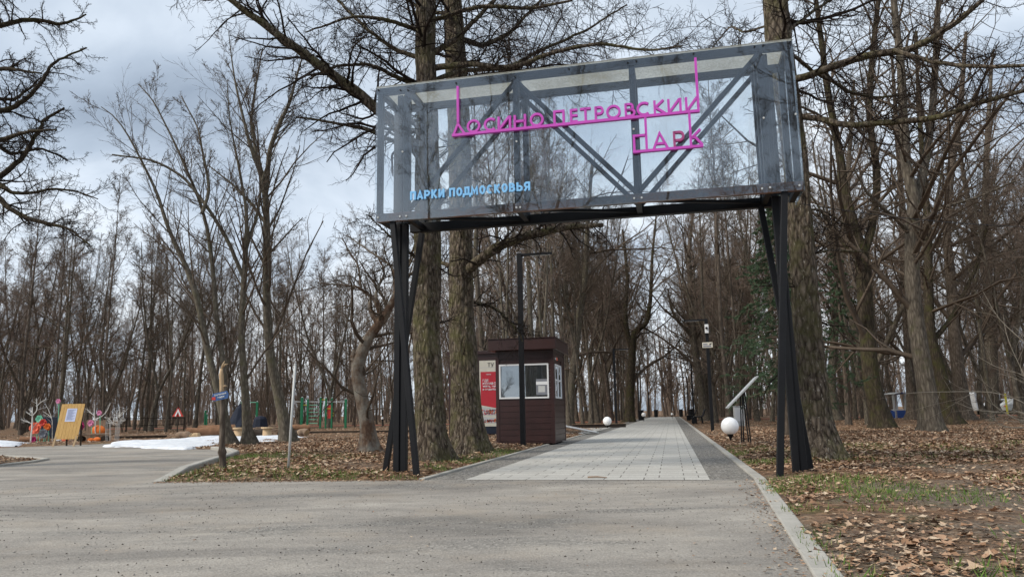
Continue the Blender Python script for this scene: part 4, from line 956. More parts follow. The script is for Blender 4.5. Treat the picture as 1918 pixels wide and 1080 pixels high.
for yy, nm in ((.05, 'f'), (DEP-.05, 'b')):
    prt('top_chord', MB().box(S0, S1, yy-.05, yy+.05, ZT-.115, ZT-.01), 'steel', bev=.006)
    if nm == 'f': prt('bottom_chord', MB().box(S0, S1, yy-.05, yy+.05, ZB, ZB+.125), 'rusty', bev=.006)
    else: prt('bottom_chord', MB().box(S0+.3, S1-.2, yy-.05, yy+.06, ZB-.02, ZB+.13), 'black', bev=.006)
    for k, s in enumerate([S0+.05]+pos+[S1-.06]):
        w_ = .09
        prt('post', MB().box(s-w_/2, s+w_/2, yy-.042, yy+.042, ZB+.126, ZT-.117), 'steel', bev=.006)
    zz0, zz1 = ZB+.14, ZT-.13
    for (a, za), (b_, zb_) in (((pos[0], zz0), (pos[1], zz1)), ((pos[1], zz1), (pos[2], zz0)), ((pos[2], zz0), (pos[3], zz1))):
        prt('diagonal_brace', MB().bar((a, yy, za), (b_, yy, zb_), .06, .068), 'steel', bev=.005)
for k, s in enumerate([S0+.05]+pos+[S1-.06]):
    prt('cross_member', MB().box(s-.04, s+.04, .1, DEP-.1, ZB+.01, ZB+.09), 'black')
    prt('cross_member', MB().box(s-.04, s+.04, .1, DEP-.1, ZT-.11, ZT-.03), 'steel')
for a, b_ in zip(([S0+.05]+pos)[:], pos+[S1-.06]):
    if b_-a > 1: prt('cross_member', MB().bar((a+.06, .12, ZB+.05), (b_-.06, DEP-.12, ZB+.05), .045), 'black')
# sheets
fs = prt('front_sheet', MB().box(S0-.01, S1+.01, -.016, -.008, ZB-.01, ZT), 'sheet_front')
prt('back_sheet', MB().box(S0-.01, S1+.01, DEP+.008, DEP+.016, ZB+.05, ZT), 'sheet_back')
prt('end_sheet', MB().box(S1+.001, S1+.009, .0, DEP, ZB, ZT), 'sheet_back')
prt('roof_sheet', MB().box(S0-.01, S1+.01, -.005, DEP+.005, ZT+.004, ZT+.018), 'frost')
bolts = [(x, 170) for x in (709, 751, 765)]+[(x, y) for x, y in ((855, 157), (965, 145), (1066, 130), (1176, 119), (1192, 116), (1299, 102), (1413, 89), (1429, 87), (1480, 80))]
bolts += [(709, 408), (750, 407), (762, 406), (968, 390), (975, 389), (1188, 372), (1202, 371), (1427, 354), (1442, 352), (1497, 348), (755, 285), (968, 266), (1187, 243), (1430, 222), (1490, 215)]
for x, y in bolts:
    s, z = SP(x, y); s = min(max(s, .03), S1-.03); z = min(max(z, ZB+.05), ZT-.05)
    b = MB().tube([(s, -.017, z), (s, -.032, z)], .014, 8); prt('bolt', b, 'black' if z > ZB+1.5 else 'offwhite', fs)
# legs
def legp(px, py, off): s, z = SP(px, py, off); return s, z
def leg(a, b_, w_, offa, offb, name='leg', d=None):
    sa, za = legp(*a, offa); sb, _ = legp(*b_, offb)
    prt(name, MB().bar((sb, offb, -.1), (sa, offa, za), w_, d or w_, up=(0, 1, 0)), 'black', bev=.008)
leg((736, 415), (782, 893), .085, .06, .0)
leg((790, 437), (720, 885), .085, DEP-.06, DEP-.02)
sl_, zl_ = legp(745, 889, .38); sr_, _ = legp(756, 889, .38)
prt('leg', MB().box(sl_-.05, sl_+.045, .3, .4, -.1, ZB+.02), 'black', bev=.008); prt('leg', MB().box(sl_+.049, sl_+.15, .32, .42, -.1, ZB+.02), 'black', bev=.008)
leg((1469, 360), (1460, 899), .09, .06, -.0)
leg((1425, 387), (1521, 888), .085, DEP-.06, DEP-.1)
sl2, _ = legp(1493, 889, .38)
prt('leg', MB().box(sl2-.06, sl2+.035, .3, .4, -.1, ZB+.02), 'black', bev=.008); prt('leg', MB().bar((sl2+.09, .37, -.1), (sl2-.0, .37, ZB+.02), .095, .1, up=(0, 1, 0)), 'black', bev=.008)
leg((1455, 372), (1505, 889), .08, .55, .55)
# leg heads carried up inside the box
for s in (sl_+.02, sl_+.13, sl2-.13, sl2-.02):
    prt('inner_post', MB().box(s-.045, s+.045, .31, .41, ZB+.022, ZT-.02), 'steel', bev=.006)
prt('inner_plate', MB().box(pos[3]+.12, S1-.2, DEP-.16, DEP-.14, ZB+.13, ZT-.13), 'steel')
# magenta lettering: strokes in the plane of the front sheet
zbar = .5*(SP(850, 255)[1]+SP(1309, 212)[1]); SW = .034; Y0, Y1 = -.075, -.02
def sx_(px, py=None): return SP(px, 250-(px-850)*.094 if py is None else py)[0]
def s2_(px): return SP(px, 288-(px-1188)*.105)[0]
HC = SP(1300, 185)[1]-SP(1305, 212)[1]+.0
H1 = .205
bar_ = MB().ribbon([(sx_(850)-.01, zbar), (sx_(1309)+.01, zbar)], SW+.006, Y0, Y1).build('name_lettering', 'magenta', gate)
zb2 = .5*(SP(1188, 288)[1]+SP(1316, 275)[1])
b2 = MB().ribbon([(s2_(1188)-.015, zb2), (s2_(1317), zb2)], SW+.004, Y0, Y1).build('name_lettering', 'magenta', gate)
def letter(strokes, par=bar_, m='magenta'):
    b = MB()
    for s_ in strokes: b.ribbon(s_[0], SW, Y0+.002, Y1-.002, closed=(len(s_) > 1 and s_[1]))
    o = b.build('letter', m, par); return o
def circ(cx_, cz, rx, rz_, a0=0, a1=360, n=26, closed=True):
    return [(cx_+rx*math.cos(R(a0+(a1-a0)*i/(n if closed else n-1))), cz+rz_*math.sin(R(a0+(a1-a0)*i/(n if closed else n-1)))) for i in range(n)]
z0 = zbar+SW*.5; z1 = z0+H1; rr_ = H1/2-.012
def stem(x, a=z0, b=z1): return ([(x, a), (x, b)],)
# Л with its tall mast
xa = sx_(860); zA = z0+.16
letter([([(xa, zA), (xa-.002, SP(859, 165)[1])],), ([(sx_(851)+.01, z0-.005), (xa, zA), (sx_(872), z0-.005)],)])
def O(px): x = sx_(px); letter([(circ(x, z0+H1/2-.005, rr_, rr_), True)])
def C_(px): x = sx_(px); letter([(circ(x, z0+H1/2-.005, rr_, rr_, 48, 312, 22, False),)])
O(889); C_(921)
def I_(pa, pb, tall=None):
    a, b_ = sx_(pa), sx_(pb); letter([stem(a), ([(b_, z0), (b_, tall or z1)],), ([(a+.012, z0+.01), (b_-.012, z1-.01)],)])
I_(936, 957)
a, b_ = sx_(966), sx_(985); letter([stem(a), stem(b_), ([(a, z0+H1*.5), (b_, z0+H1*.5)],)])
O(1007)
a, b_ = sx_(1040), sx_(1057); letter([([(a, z0), (a, z1-.01), (b_, z1-.01), (b_, z0)],)])
a, b_ = sx_(1071), sx_(1083); letter([stem(a)]+[([(a, z), (b_, z)],) for z in (z0+.01, z0+H1/2, z1-.014)])
a, b_ = sx_(1088), sx_(1108); letter([stem((a+b_)/2, z0, z1-.01), ([(a, z1-.014), (b_, z1-.014)],)])
def bowl(a, zt, zb_, w_):
    h = (zt-zb_)/2; return ([(a, zt), (a+w_-h*.9, zt)]+circ(a+w_-h*.9, zb_+h, h*.9, h, 78, -78, 9, False)+[(a+w_-h*.9, zb_), (a, zb_)],)
a = sx_(1117); letter([stem(a), bowl(a, z1-.014, z0+.09, sx_(1130)-a)])
O(1150)
a = sx_(1173); letter([stem(a), bowl(a, z1-.014, z0+.105, sx_(1186)-a), bowl(a, z0+.105, z0+.01, sx_(1189)-a)])
C_(1207)
a, b_ = sx_(1227), sx_(1245); letter([stem(a), ([(b_-.01, z1), (a+.01, z0+.1), (b_+.005, z0)],)])
I_(1253, 1275)
I_(1286, 1308, SP(1302, 112)[1])
# ПАРК
y0 = zb2+SW*.5; H2 = .235; y1 = y0+H2
a, b_ = s2_(1189), s2_(1212); letter([([(a, y0), (a, y1-.01), (b_, y1-.01)],), ([(b_, y0), (b_, zbar-SW*.5)],)], b2)
a, c_, b_ = s2_(1225), s2_(1237), s2_(1251); letter([([(a, y0), (c_, y1), (b_, y0)],), ([(a+.04, y0+.075), (b_-.04, y0+.075)],)], b2)
a = s2_(1264); letter([([(a, y0), (a, y1)],), bowl(a, y1-.014, y0+.1, s2_(1281)-a)], b2, 'magenta_faded')
a, b_ = s2_(1294.5), s2_(1313); letter([([(a, y0), (a, zbar-SW*.5)],), ([(b_-.0, y1-.0), (a+.01, y0+.11)],), ([(a+.03, y0+.12), (a+.07, y0+.115), (b_+.02, y0)],)], b2)
zc = SP(770, 376)[1]; zc2 = SP(995, 358)[1]; zt_ = SP(770, 360)[1]
zc = (zc+zc2)/2
rl_ = bpy.data.objects.new('region_lettering', None); COL.objects.link(rl_); rl_.parent = gate
def blue_letters():
    h = (zt_-SP(770, 376)[1])*1.0; w = h*.66; t = .029; x = 0.; out_ = []
    a = t/2; W_ = w-a; T_ = h-a; M_ = h*.5
    D_ = {'П': [[(a, 0), (a, T_), (W_, T_), (W_, 0)]], 'А': [[(a*.6, 0), (w/2, T_+.004), (w-a*.6, 0)], [(w*.25, h*.27), (w*.75, h*.27)]],
          'Р': [[(a, 0), (a, h)], [(a, T_), (w*.6, T_), (W_, T_-.02), (W_, M_+.01), (w*.6, M_-.012), (a, M_-.012)]],
          'К': [[(a, 0), (a, h)], [(W_, h), (a*2.2, M_), (W_+.005, 0)]], 'И': [[(a, h), (a, 0)], [(W_, h), (W_, 0)], [(a*1.6, a*1.4), (W_-a*.6, h-a*1.4)]],
          'О': 'O', 'С': 'C', 'Д': [[(a*2, a*2), (w*.3, T_), (w*.82, T_), (w*.82, a*2)], [(0, -.025), (0, a*1.4), (w+a*.6, a*1.4), (w+a*.6, -.025)]],
          'М': [[(a, 0), (a+.004, T_), (w*.6, h*.3), (w*1.2-a-.004, T_), (w*1.2-a, 0)]],
          'В': [[(a, 0), (a, h)], [(a, T_), (w*.6, T_), (W_-.008, T_-.015), (W_-.008, M_+.018), (w*.55, M_+.004)], [(a, M_+.004), (w*.6, M_+.004), (W_, M_-.016), (W_, a+.015), (w*.6, a), (a, a)]],
          'Ь': [[(a, h), (a, 0)], [(a, M_+.01), (w*.6, M_+.01), (W_, M_-.01), (W_, a+.015), (w*.6, a), (a, a)]],
          'Я': [[(W_, 0), (W_, h)], [(W_, T_), (w*.4, T_), (a, T_-.02), (a, M_+.01), (w*.4, M_-.012), (W_, M_-.012)], [(w*.45, M_-.015), (a*.6, 0)]]}
    for ch in 'ПАРКИ ПОДМОСКОВЬЯ':
        if ch == ' ': x += w*.6; continue
        out_.append((ch, x)); x += w*(1.2 if ch == 'М' else 1.)+t*.72
    X0, X1 = SP(770, 370)[0], SP(994, 352)[0]; k = (X1-X0)/(x-t*.72)
    for ch, x in out_:
        b = MB(); d = D_[ch]
        if d == 'O': b.ribbon([(X0+(x+w/2)*k+(w/2-a)*k*math.cos(q), zc+h/2+(h/2-a)*math.sin(q)) for q in np.linspace(0, 2*PI, 18, endpoint=False)], t, -.05, -.02, True)
        elif d == 'C': b.ribbon([(X0+(x+w/2)*k+(w/2-a)*k*math.cos(q), zc+h/2+(h/2-a)*math.sin(q)) for q in np.linspace(R(48), R(312), 15)], t, -.05, -.02)
        else:
            for i, st_ in enumerate(d): b.ribbon([(X0+(x+p_[0])*k, zc+p_[1]) for p_ in st_], t, -.05+.001*i, -.02)
        b.build('letter', 'sky_blue', rl_)
blue_letters()

# ================================================================== ticket kiosk and cabin
KW = MT['maroon']
kO = G(931, 834); kx = np.array([PN[0], PN[1], 0]); krz = PRZ
def KP(px, py, o=kO, off=0.):
    nrm = np.array([-kx[1], kx[0], 0]); a = o+nrm*off; d = ray(px, py); t = ((a-CP)@nrm)/(d@nrm); p = CP+d*t; return (p-o)@kx, p[2]
kw = KP(1040, 832)[0]; kd_ = 2.2; kh = KP(985, 656)[1]; kt = KP(985, 635)[1]
kio = thing('ticket_kiosk', 'small dark maroon ticket kiosk with flat roof and white framed windows', 'kiosk', kO, krz)
b = MB()
wz0, wz1 = KP(985, 746)[1], KP(985, 681)[1]; wx0, wx1 = KP(935, 715)[0], KP(1028, 715)[0]
pw = .125; z = .08; 
# siding boards as real lapped boards on front and right side
def boards(mb, x0, x1, y0, y1, face, holes):
    z = .1
    while z < kh-.02:
        zt = min(z+.165, kh)
        segs = [(x0, x1)] if face == 'f' else [(y0, y1)]
        for hx0, hx1, hz0, hz1 in holes:
            if zt > hz0 and z < hz1:
                s0, s1 = segs[0]; segs = [q for q in ((s0, hx0), (hx1, s1)) if q[1]-q[0] > .01]
        for s0, s1 in segs:
            if face == 'f': mb.box(s0, s1, y0, y1, z+.012, zt)
            else: mb.box(x0, x1, s0, s1, z+.012, zt)
        z = zt
sideh = (.28, 1.55, wz0, wz1)
boards(b, .07, kw-.07, .0, .02, 'f', [(wx0, wx1, wz0-.01, wz1)])
boards(b, kw-.02, kw, .08, kd_-.07, 's', [sideh]); boards(b, .0, .02, .08, kd_-.07, 's', [])
b.box(.05, kw-.05, .021, .04, .1, wz0); b.box(.05, kw-.05, .021, .04, wz1, kh); b.box(kw-.04, kw-.021, .05, kd_-.05, .1, wz0); b.box(kw-.04, kw-.021, .05, kd_-.05, wz1, kh); b.box(kw-.04, kw-.021, sideh[1], kd_-.05, wz0, wz1)
b.box(.021, .04, .05, kd_-.05, .1, kh); b.box(.04, kw-.04, kd_-.04, kd_, .1, kh); b.box(.0, kw, 0, kd_, .06, .098)
b.build('wall', 'maroon', kio)
for x in (-.012, kw-.085):
    for y in (-.012, kd_-.085): MB().box(x, x+.097, y, y+.097, .05, kh+.002).build('corner_post', 'maroon', kio, bev=.004)
rf = MB().box(-.17, kw+.12, -.25, kd_+.15, kh+.004, kt).build('roof', 'maroon', kio, bev=.01)
MB().box(-.19, kw+.14, -.27, kd_+.17, kt+.002, kt+.02).build('roof_trim', 'maroon', rf)
MB().box(.1, kw-.1, .1, kd_-.1, 0, .058).build('base', 'dark', kio)
MB().box(.05, kw-.05, .6, 1.9, .3, .75).build('counter', 'cutwood', kio)
def window(x0, x1, z0_, z1_, side, muntin=None, trans=None):
    t = .045; f = MB()
    def bx(a, c, d_, e, y0_=-.012, y1_=.035):
        if side: f.box(kw-.03, kw+.012, a, c, d_, e)
        else: f.box(a, c, y0_, y1_, d_, e)
    bx(x0, x1, z0_, z0_+t); bx(x0, x1, z1_-t, z1_); bx(x0, x0+t, z0_+t, z1_-t); bx(x1-t, x1, z0_+t, z1_-t)
    if muntin: bx(muntin-.025, muntin+.025, z0_+t, z1_-t)
    if trans: bx(x0+t, x1-t, trans-.025, trans+.025)
    w_ = f.build('window', 'white', kio, bev=.004)
    g = MB(); 
    if side: g.box(kw-.012, kw-.006, x0+t, x1-t, z0_+t, z1_-t)
    else: g.box(x0+t, x1-t, .008, .014, z0_+t, z1_-t)
    g.build('glass', 'window_glass', w_); return w_
wf = window(wx0, wx1, wz0, wz1, False)
ws = window(sideh[0], sideh[1], wz0, wz1, True, .9, wz0+.52)
nx0, nx1 = KP(1004, 715)[0], KP(1026, 715)[0]
MB().box(nx0, nx1, -.001, .004, KP(1015, 739)[1], KP(1015, 709)[1]).build('notice', 'greypaper', wf)
MB().box(nx0+.0, nx1-.0, -.006, -.002, KP(1015, 720)[1], KP(1015, 714)[1]).build('notice', 'white', wf)
MB().box(nx0+.06, nx1-.08, -.006, -.002, KP(1015, 734)[1], KP(1015, 722)[1]).build('notice', 'offwhite', wf)
MB().box(wx0+.05, wx0+.66, .14, .15, wz0-.02, wz1+.02).build('reflection_sheet', 'offwhite', wf)  # added pale sheet, stands in for the reflection on the left half
MB().box(wx0+.7, wx1-.05, 1.2, 1.22, .9, kh-.1).build('reflection_board', 'offwhite', wf)  # added board inside the kiosk, imitates the paler reflection on the right half
b = MB()   # half drawn blind slats behind the left half of the pane
for i in range(9): b.bar((wx0+.07, .05, wz0+.08+i*.018), (wx0+.62, .05, wz0+.09+i*.028), .012, .006)
for i in range(3): b.bar((wx0+.08, .05, wz0+.06+.02*i), (wx0+.3+.16*i, .05, wz1-.08), .008)
b.build('blind', 'white', wf)
MB().box(kw+.001, kw+.006, .35, .55, kh-.26, kh-.2).build('plate', 'offwhite', kio); MB().box(kw+.001, kw+.006, .62, .85, kh-.26, kh-.18).build('plate', 'coral', kio)
# cabin behind
cO = G(841, 817); cnrm = np.array([-kx[1], kx[0], 0])
cw = 3.1; chh = KP(880, 664, cO)[1]
cab = thing('service_cabin', 'larger maroon cabin with a lit poster front, partly hidden behind the kiosk', 'cabin', cO, krz)
b = MB(); z = .05
while z < chh: b.box(0, cw, 0, .02, z+.006, min(z+.15, chh)); b.box(0, .02, .021, 2.4, z+.006, min(z+.15, chh)); z += .15
b.box(.021, cw, .021, 2.4, .03, chh); b.build('wall', 'maroon', cab)
MB().box(-.06, cw+.05, -.08, 2.5, chh+.002, chh+.14).build('roof', 'maroon', cab, bev=.01)
def CPx(px, py): return KP(px, py, cO)
px0 = CPx(899, 740)[0]; px1 = px0+.92; zA_, zB_ = CPx(912, 798)[1], CPx(912, 675)[1]
fr_ = MB().box(px0, px1, -.06, -.001, zA_, zB_).build('poster_case', 'cream', cab, bev=.004)
MB().box(px0, px1, -.05, -.001, .1, zA_-.003).build('plinth', 'navy', cab)
zr0, zr1 = CPx(912, 759)[1], CPx(912, 696)[1]
MB().add([(px0+.05, -.064, zr0+.02), (px1-.04, -.064, zr0-.14), (px1-.04, -.064, zr1), (px0+.05, -.064, zr1)], [(0, 1, 2, 3)]).build('poster', 'crimson', fr_)
MB().box(px0+.02, px1-.02, -.063, -.0605, zB_-.29, zB_-.275).build('poster_rule', 'offwhite', fr_)
textmesh('heading', 'ТУ', 'black_ink', fr_, CPx(914, 685)[0], CPx(925.5, 685)[0], CPx(912, 687)[1], CPx(912, 679.5)[1], -.066)
for tx, ya, yb, xb in (('ГДЕ', 715, 710, 916), ('КОМФО', 721, 715.5, 930), ('жить, гул', 726.5, 722, 931), ('и отдыхат', 731.5, 727.5, 932)):
    textmesh('poster_line', tx, 'white', fr_, CPx(905, 720)[0], CPx(xb, 720)[0], CPx(912, ya)[1], CPx(912, yb)[1], -.067, .02)
textmesh('poster_line', 'парки', 'white', fr_, CPx(911, 700)[0], CPx(920, 700)[0], CPx(912, 702.5)[1], CPx(912, 700)[1], -.067, .01)
rg = np.random.default_rng(8)
for zc0, zc1 in ((CPx(912, 777)[1], CPx(912, 761)[1]), (CPx(912, 792)[1], CPx(912, 779)[1])):
    pn = MB().add([(px0+.05, -.064, zc0), (px1-.04, -.064, zc0), (px1-.04, -.064, zc1-.1), (px0+.05, -.064, zc1)], [(0, 1, 2, 3)]).build('poster_picture', 'offwhite', fr_)
    for m_ in ('coral', 'black_ink', 'greypaper', 'orange', 'wine'):
        b = MB()
        for _ in range(16):
            x = rg.uniform(px0+.08, px1-.1); z = rg.uniform(zc0+.04, zc1-.13); s_ = rg.uniform(.015, .04)
            b.prism([(x-s_, -z)]*0 or [(x-s_, 0), (x+s_, 0), (x+s_*.6, .001)], 0, .001) if False else b.add([(x-s_, -.066, z-s_), (x+s_, -.066, z-s_*.5), (x+s_*.5, -.066, z+s_), (x-s_*.7, -.066, z+s_*.8)], [(0, 1, 2, 3)])
        b.build('picture_patch', m_, pn)

# ================================================================== lamp posts
def lamp_post(label, px, pyt, arm_px, fpx=None):
    H_ = 4.8; p = G(px, pyt, H_) if fpx is None else G(*fpx); p = np.array([p[0], p[1], 0.])
    H_ = H_ if fpx is None else D(px, pyt, p[1])[2]
    sgn = 1 if arm_px > px else -1
    o = thing('lamp_post', label, 'street lamp', p, PRZ, 'black square lamp posts along the alley')
    MB().box(-.065, .065, -.065, .065, -.05, H_).build('pole', 'black', o, bev=.006)
    a = MB().box(*( (.066, .9) if sgn > 0 else (-.9, -.066)), -.045, .045, H_-.075, H_-.01).build('arm', 'black', o, bev=.005)
    MB().box(*((.3, .84) if sgn > 0 else (-.84, -.3)), -.035, .035, H_-.084, H_-.0755).build('diffuser', 'offwhite', a)
    MB().box(-.1, .1, -.1, .1, 0, .025).build('foot_plate', 'black', o, bev=.003)
    return o, H_
lamp_post('nearest black lamp post, standing right in front of the ticket kiosk', 968, 475, 1030, (980, 838))
lamp_post('black lamp post left of the alley beside a globe light', 1148, 653, 1180, (1155, 799))
lamp_post('black lamp post left of the alley behind the waste bin', 1194, 700, 1210)
lamp_post('small far black lamp post left of the alley, beyond the globe and bin', 1213, 714, 1230)
lamp_post('tiny farthest black lamp post on the left side of the alley', 1226, 727, 1240)
lp, lh = lamp_post('black lamp post with a white camera box and notice plate', 1318, 597, 1284, (1335, 809))
lamp_post('black lamp post right of the alley behind the benches', 1294, 679, 1276)
lamp_post('far black lamp post right of the alley, beyond the second bench', 1286, 705, 1272)
lamp_post('distant black lamp post right of the alley near its end', 1281, 718, 1268)
cb = MB().box(-.075, .075, -.17, -.06, lh-.6, lh-.24).build('camera_box', 'white', lp, bev=.01)
MB().tube([(0, -.17, lh-.39), (-.02, -.24, lh-.41)], .045, 12).build('camera', 'black', cb)
sg = MB().box(-.21, .2, -.075, -.055, lh-1.19, lh-.97).build('notice_plate', 'cream', lp, bev=.003)
b = MB()
for i, (z, x1) in enumerate(((1.03, .0), (1.06, .0), (1.12, .14), (1.145, .14))): b.box(-.18, x1, -.079, -.0755, lh-z-.008, lh-z+.008)
b.build('notice_text', 'ink', sg)
MB().add([(.05, -.079, lh-1.06), (.15, -.079, lh-1.0), (.17, -.079, lh-1.03), (.1, -.079, lh-1.09)], [(0, 1, 2, 3)]).build('camera_emblem', 'black_ink', sg)

# globes
def globe(label, px, py, rpx, foot_py, Y=None):
    p = G(px+1, foot_py) if Y is None else D(px, foot_py, Y); p = np.array([p[0], p[1], 0.]); r = rpx/F*p[1]; zc = D(px, py, p[1])[2]
    zc = max(zc, r+.12)
    o = thing('globe_lamp', label, 'globe lamp', p, 0, 'white globe lamps on low black stems')
    prof = [(r*math.sin(a), zc-r*math.cos(a)) for a in np.linspace(.25, PI-.01, 18)]
    MB().lathe(prof, 28).build('globe', 'globe', o, smooth=True)
    MB().lathe([(.07, 0), (.07, .02), (.022, .03), (.022, zc-r-.12), (.05, zc-r-.06), (.09, zc-r+.01), (.09, zc-r+.025)], 16).build('stem', 'black', o, smooth=True)
globe('large white globe lamp near the camera side of the alley, by the slanted board', 1368, 797, 16, 828)
globe('white globe lamp left of the alley beside a lamp post', 1137, 788, 8, 802)
globe('small white globe lamp next to the waste bin left of the alley', 1206, 776, 4, 784, 66)
globe('tiny white globe at the far end of the alley', 1259, 775, 2.3, 780, 84)
globe('tiny white globe far off between the crooked tree and the gate leg', 716, 783, 2.6, 790, 62)

# bins and benches
def bin_(label, px, py, h_):
    p = G(px, py); o = thing('waste_bin', label, 'waste bin', (p[0], p[1], 0), PRZ, 'black waste bins')
    MB().lathe([(.2, .05), (.25, .1), (.27, h_-.08), (.27, h_-.02)], 16).build('body', 'black', o, smooth=False)
    MB().lathe([(.3, h_-.018), (.3, h_+.015), (.22, h_+.03), (.2, h_-.015)], 16).build('rim', 'black', o)
    MB().box(-.22, .22, -.22, .22, 0, .048).build('base', 'black', o, bev=.01)
bin_('black waste bin left of the alley next to a small globe', 1201, 787, .95)
bin_('black waste bin right of the alley behind the nearest bench', 1296, 785, .95)
bin_('far black waste bin at the left edge of the alley', 1229, 781, 1.)
bin_('far black waste bin at the right edge of the alley', 1276, 780, 1.)
def bench(label, u_, v_, face):
    x, y = apt(u_, v_); o = thing('park_bench', label, 'bench', (x, y, .0), PRZ+(0 if face > 0 else PI), 'black benches facing the alley')
    # profile across x: seat toward -x (the alley), back at +x
    for yy in (-.8, .8):
        MB().bar((-.28, yy, 0), (-.28, yy, .43), .05, .3, up=(1, 0, 0)).build('leg', 'black', o, bev=.01)
        MB().tube([(.25, yy, .0), (.2, yy, .42), (.32, yy, .62), (.42, yy, .92)], .03, 8).build('leg', 'black', o)
    MB().box(-.32, .22, -.95, .95, .42, .48).build('seat', 'black', o, bev=.015)
    MB().bar((.3, 0, .52), (.44, 0, .95), 1.9, .04, up=(1, 0, 0)).build('backrest', 'black', o, bev=.01)
def vat(px, py): return float((G(px, py)[:2]-PO)@PD)
bench('nearest black bench on the right side of the alley', KR+.75, vat(1300, 793), 1)
bench('second black bench right of the alley, behind the nearest one', KR+.75, vat(1290, 787)+1, 1)
bench('black bench on the left side of the alley behind the bin', KL-.75, vat(1201, 787)+4, -1)
bench('farthest black bench on the left side of the alley', KL-.75, vat(1229, 781)+6, -1)

# tilted board, cabinet, bollard
p = G(1403, 834); o = thing('information_board', 'slanted thin information board on two black legs beside the globe lamp', 'information board', (p[0], p[1], 0), PRZ)
Yb = p[1]+.2; qa = D(1362, 764, Yb)-p; qb = D(1417, 705, Yb)-p; ca, sa = math.cos(-PRZ), math.sin(-PRZ)
def rl(v): return np.array([v[0]*ca-v[1]*sa, v[0]*sa+v[1]*ca, v[2]])
la, lb_ = rl(qa), rl(qb)
MB().bar((la[0], .25, la[2]), (lb_[0], .25, lb_[2]), .75, .035, up=(-.7, 0, .7)).build('panel', 'offwhite', o, bev=.004)
dd = lb_-la; un = np.array([-dd[2], 0, dd[0]]); un /= np.linalg.norm(un)
b = MB(); c0 = la*.5+lb_*.5; b.bar(np.array([la[0], .25, la[2]])+un*.02+dd*.06, np.array([lb_[0], .25, lb_[2]])+un*.02-dd*.06, .66, .005, up=(-.7, 0, .7)); b.build('map_print', 'white', o)
for yy in (-.05, .5):
    for kx_, fr2 in ((0., .52), (-.13, .44)):
        tp = la+dd*fr2; MB().bar((kx_+(.05 if kx_ == 0 else 0), yy, -.03), (tp[0]+.03, yy, tp[2]-.03), .03, .04).build('leg', 'black', o)
p = G(1387, 799); o = thing('electric_cabinet', 'pale grey metal cabinet on a base behind the slanted board', 'cabinet', (p[0], p[1], 0), PRZ)
MB().box(-.3, .22, -.15, .15, .02, 1.02).build('body', 'offwhite', o, bev=.02); MB().box(-.32, .24, -.17, .17, 1.022, 1.06).build('lid', 'offwhite', o, bev=.01); MB().box(-.27, .19, -.158, -.152, .3, .98).build('door', 'white', o); MB().box(-.28, .2, -.13, .13, -.05, .02).build('plinth', 'concrete', o)
p = G(1092, 795); o = thing('bollard_post', 'square black bollard with a white label left of the alley', 'bollard', (p[0], p[1], 0), PRZ)
MB().box(-.09, .09, -.09, .09, 0, .92).build('body', 'black', o, bev=.01); MB().box(-.065, .065, -.094, -.0905, .66, .8).build('label_plate', 'white', o)
# low edging beams
def beam(label, a, b_, h_, m='darklog', w_=.12, top='planks'):
    A_, B_ = G(*a), G(*b_); A_[2] = B_[2] = 0; L_ = np.linalg.norm(B_-A_); o = thing('edging_beam', label, 'edging', A_, math.atan2(B_[1]-A_[1], B_[0]-A_[0]), 'low dark timber edgings')
    MB().box(0, L_, -w_/2, w_/2, -.05, h_).build('side_board', m, o); MB().box(-.01, L_+.01, -w_/2-.03, w_/2+.03, h_+.002, h_+.03).build('cap', top, o)
beam('long low dark timber edging behind the crooked tree', (578, 812), (838, 809), .13)
beam('low dark timber edging left of the alley under the globe lamp', (1072, 802), (1172, 800), .2)
beam('low timber edging left behind the snow bank', (215, 822), (312, 820), .13, w_=.1)
p = G(1058, 815); o = thing('ramp_board', 'white metal access ramp lying beside the kiosk', 'ramp', (p[0], p[1], 0), PRZ)
MB().bar((-.5, .6, .42), (1.15, 1.2, .06), .5, .05).build('deck', 'offwhite', o, bev=.005); MB().bar((-.5, .32, .46), (1.15, .92, .1), .04, .06).build('edge_rail', 'white', o); MB().box(-.45, -.4, .4, .8, 0, .38).build('leg', 'offwhite', o)

# ================================================================== left corner
# notice easel
p = G(120, 836); o = thing('notice_easel', 'yellow plank notice board on short legs with a sheet of paper', 'notice board', (p[0], p[1], 0), .12)
Yp = p[1]; ez = np.array([.07, .16, 1.])
def epl(px, py): q = D(px, py, Yp)-p; return q
bw = .78; hb0, hb1 = .26, D(125, 756, Yp)[2]
def eq(x, z): return (x+z*.07, z*.16, z)
b = MB(); n_ = 7
for i in range(n_):
    x0 = -bw/2+bw*i/n_; x1 = x0+bw/n_-.006
    vs = [eq(x0, hb0), eq(x1, hb0), eq(x1, hb1+.004*(i % 3)), eq(x0, hb1+.004*(i % 3))]; vs2 = [(v[0], v[1]+.022, v[2]-.003) for v in vs]
    b.add(vs+vs2, [(0, 1, 2, 3), (7, 6, 5, 4), (0, 4, 5, 1), (1, 5, 6, 2), (2, 6, 7, 3), (3, 7, 4, 0)])
b.build('board', 'board', o)
for z in (hb0+.1, hb1-.25): MB().bar(np.array(eq(-bw/2+.02, z))+(0, .045, 0), np.array(eq(bw/2-.02, z))+(0, .045, 0), .06, .03).build('batten', 'cutwood', o)
for x in (-bw/2+.04, bw/2-.05): MB().bar((x-.02, -.03, -.02), np.array(eq(x, hb0+.2))+(0, .03, 0), .06, .035).build('leg', 'cutwood', o)
for x in (-bw/2+.2, bw/2-.1): MB().bar((x, .62, -.02), np.array(eq(x, hb1-.2))+(0, .06, 0), .05, .035).build('leg', 'darklog', o)
xx0, xx1 = -.17, .17; zz0_, zz1_ = hb1-.62, hb1-.16
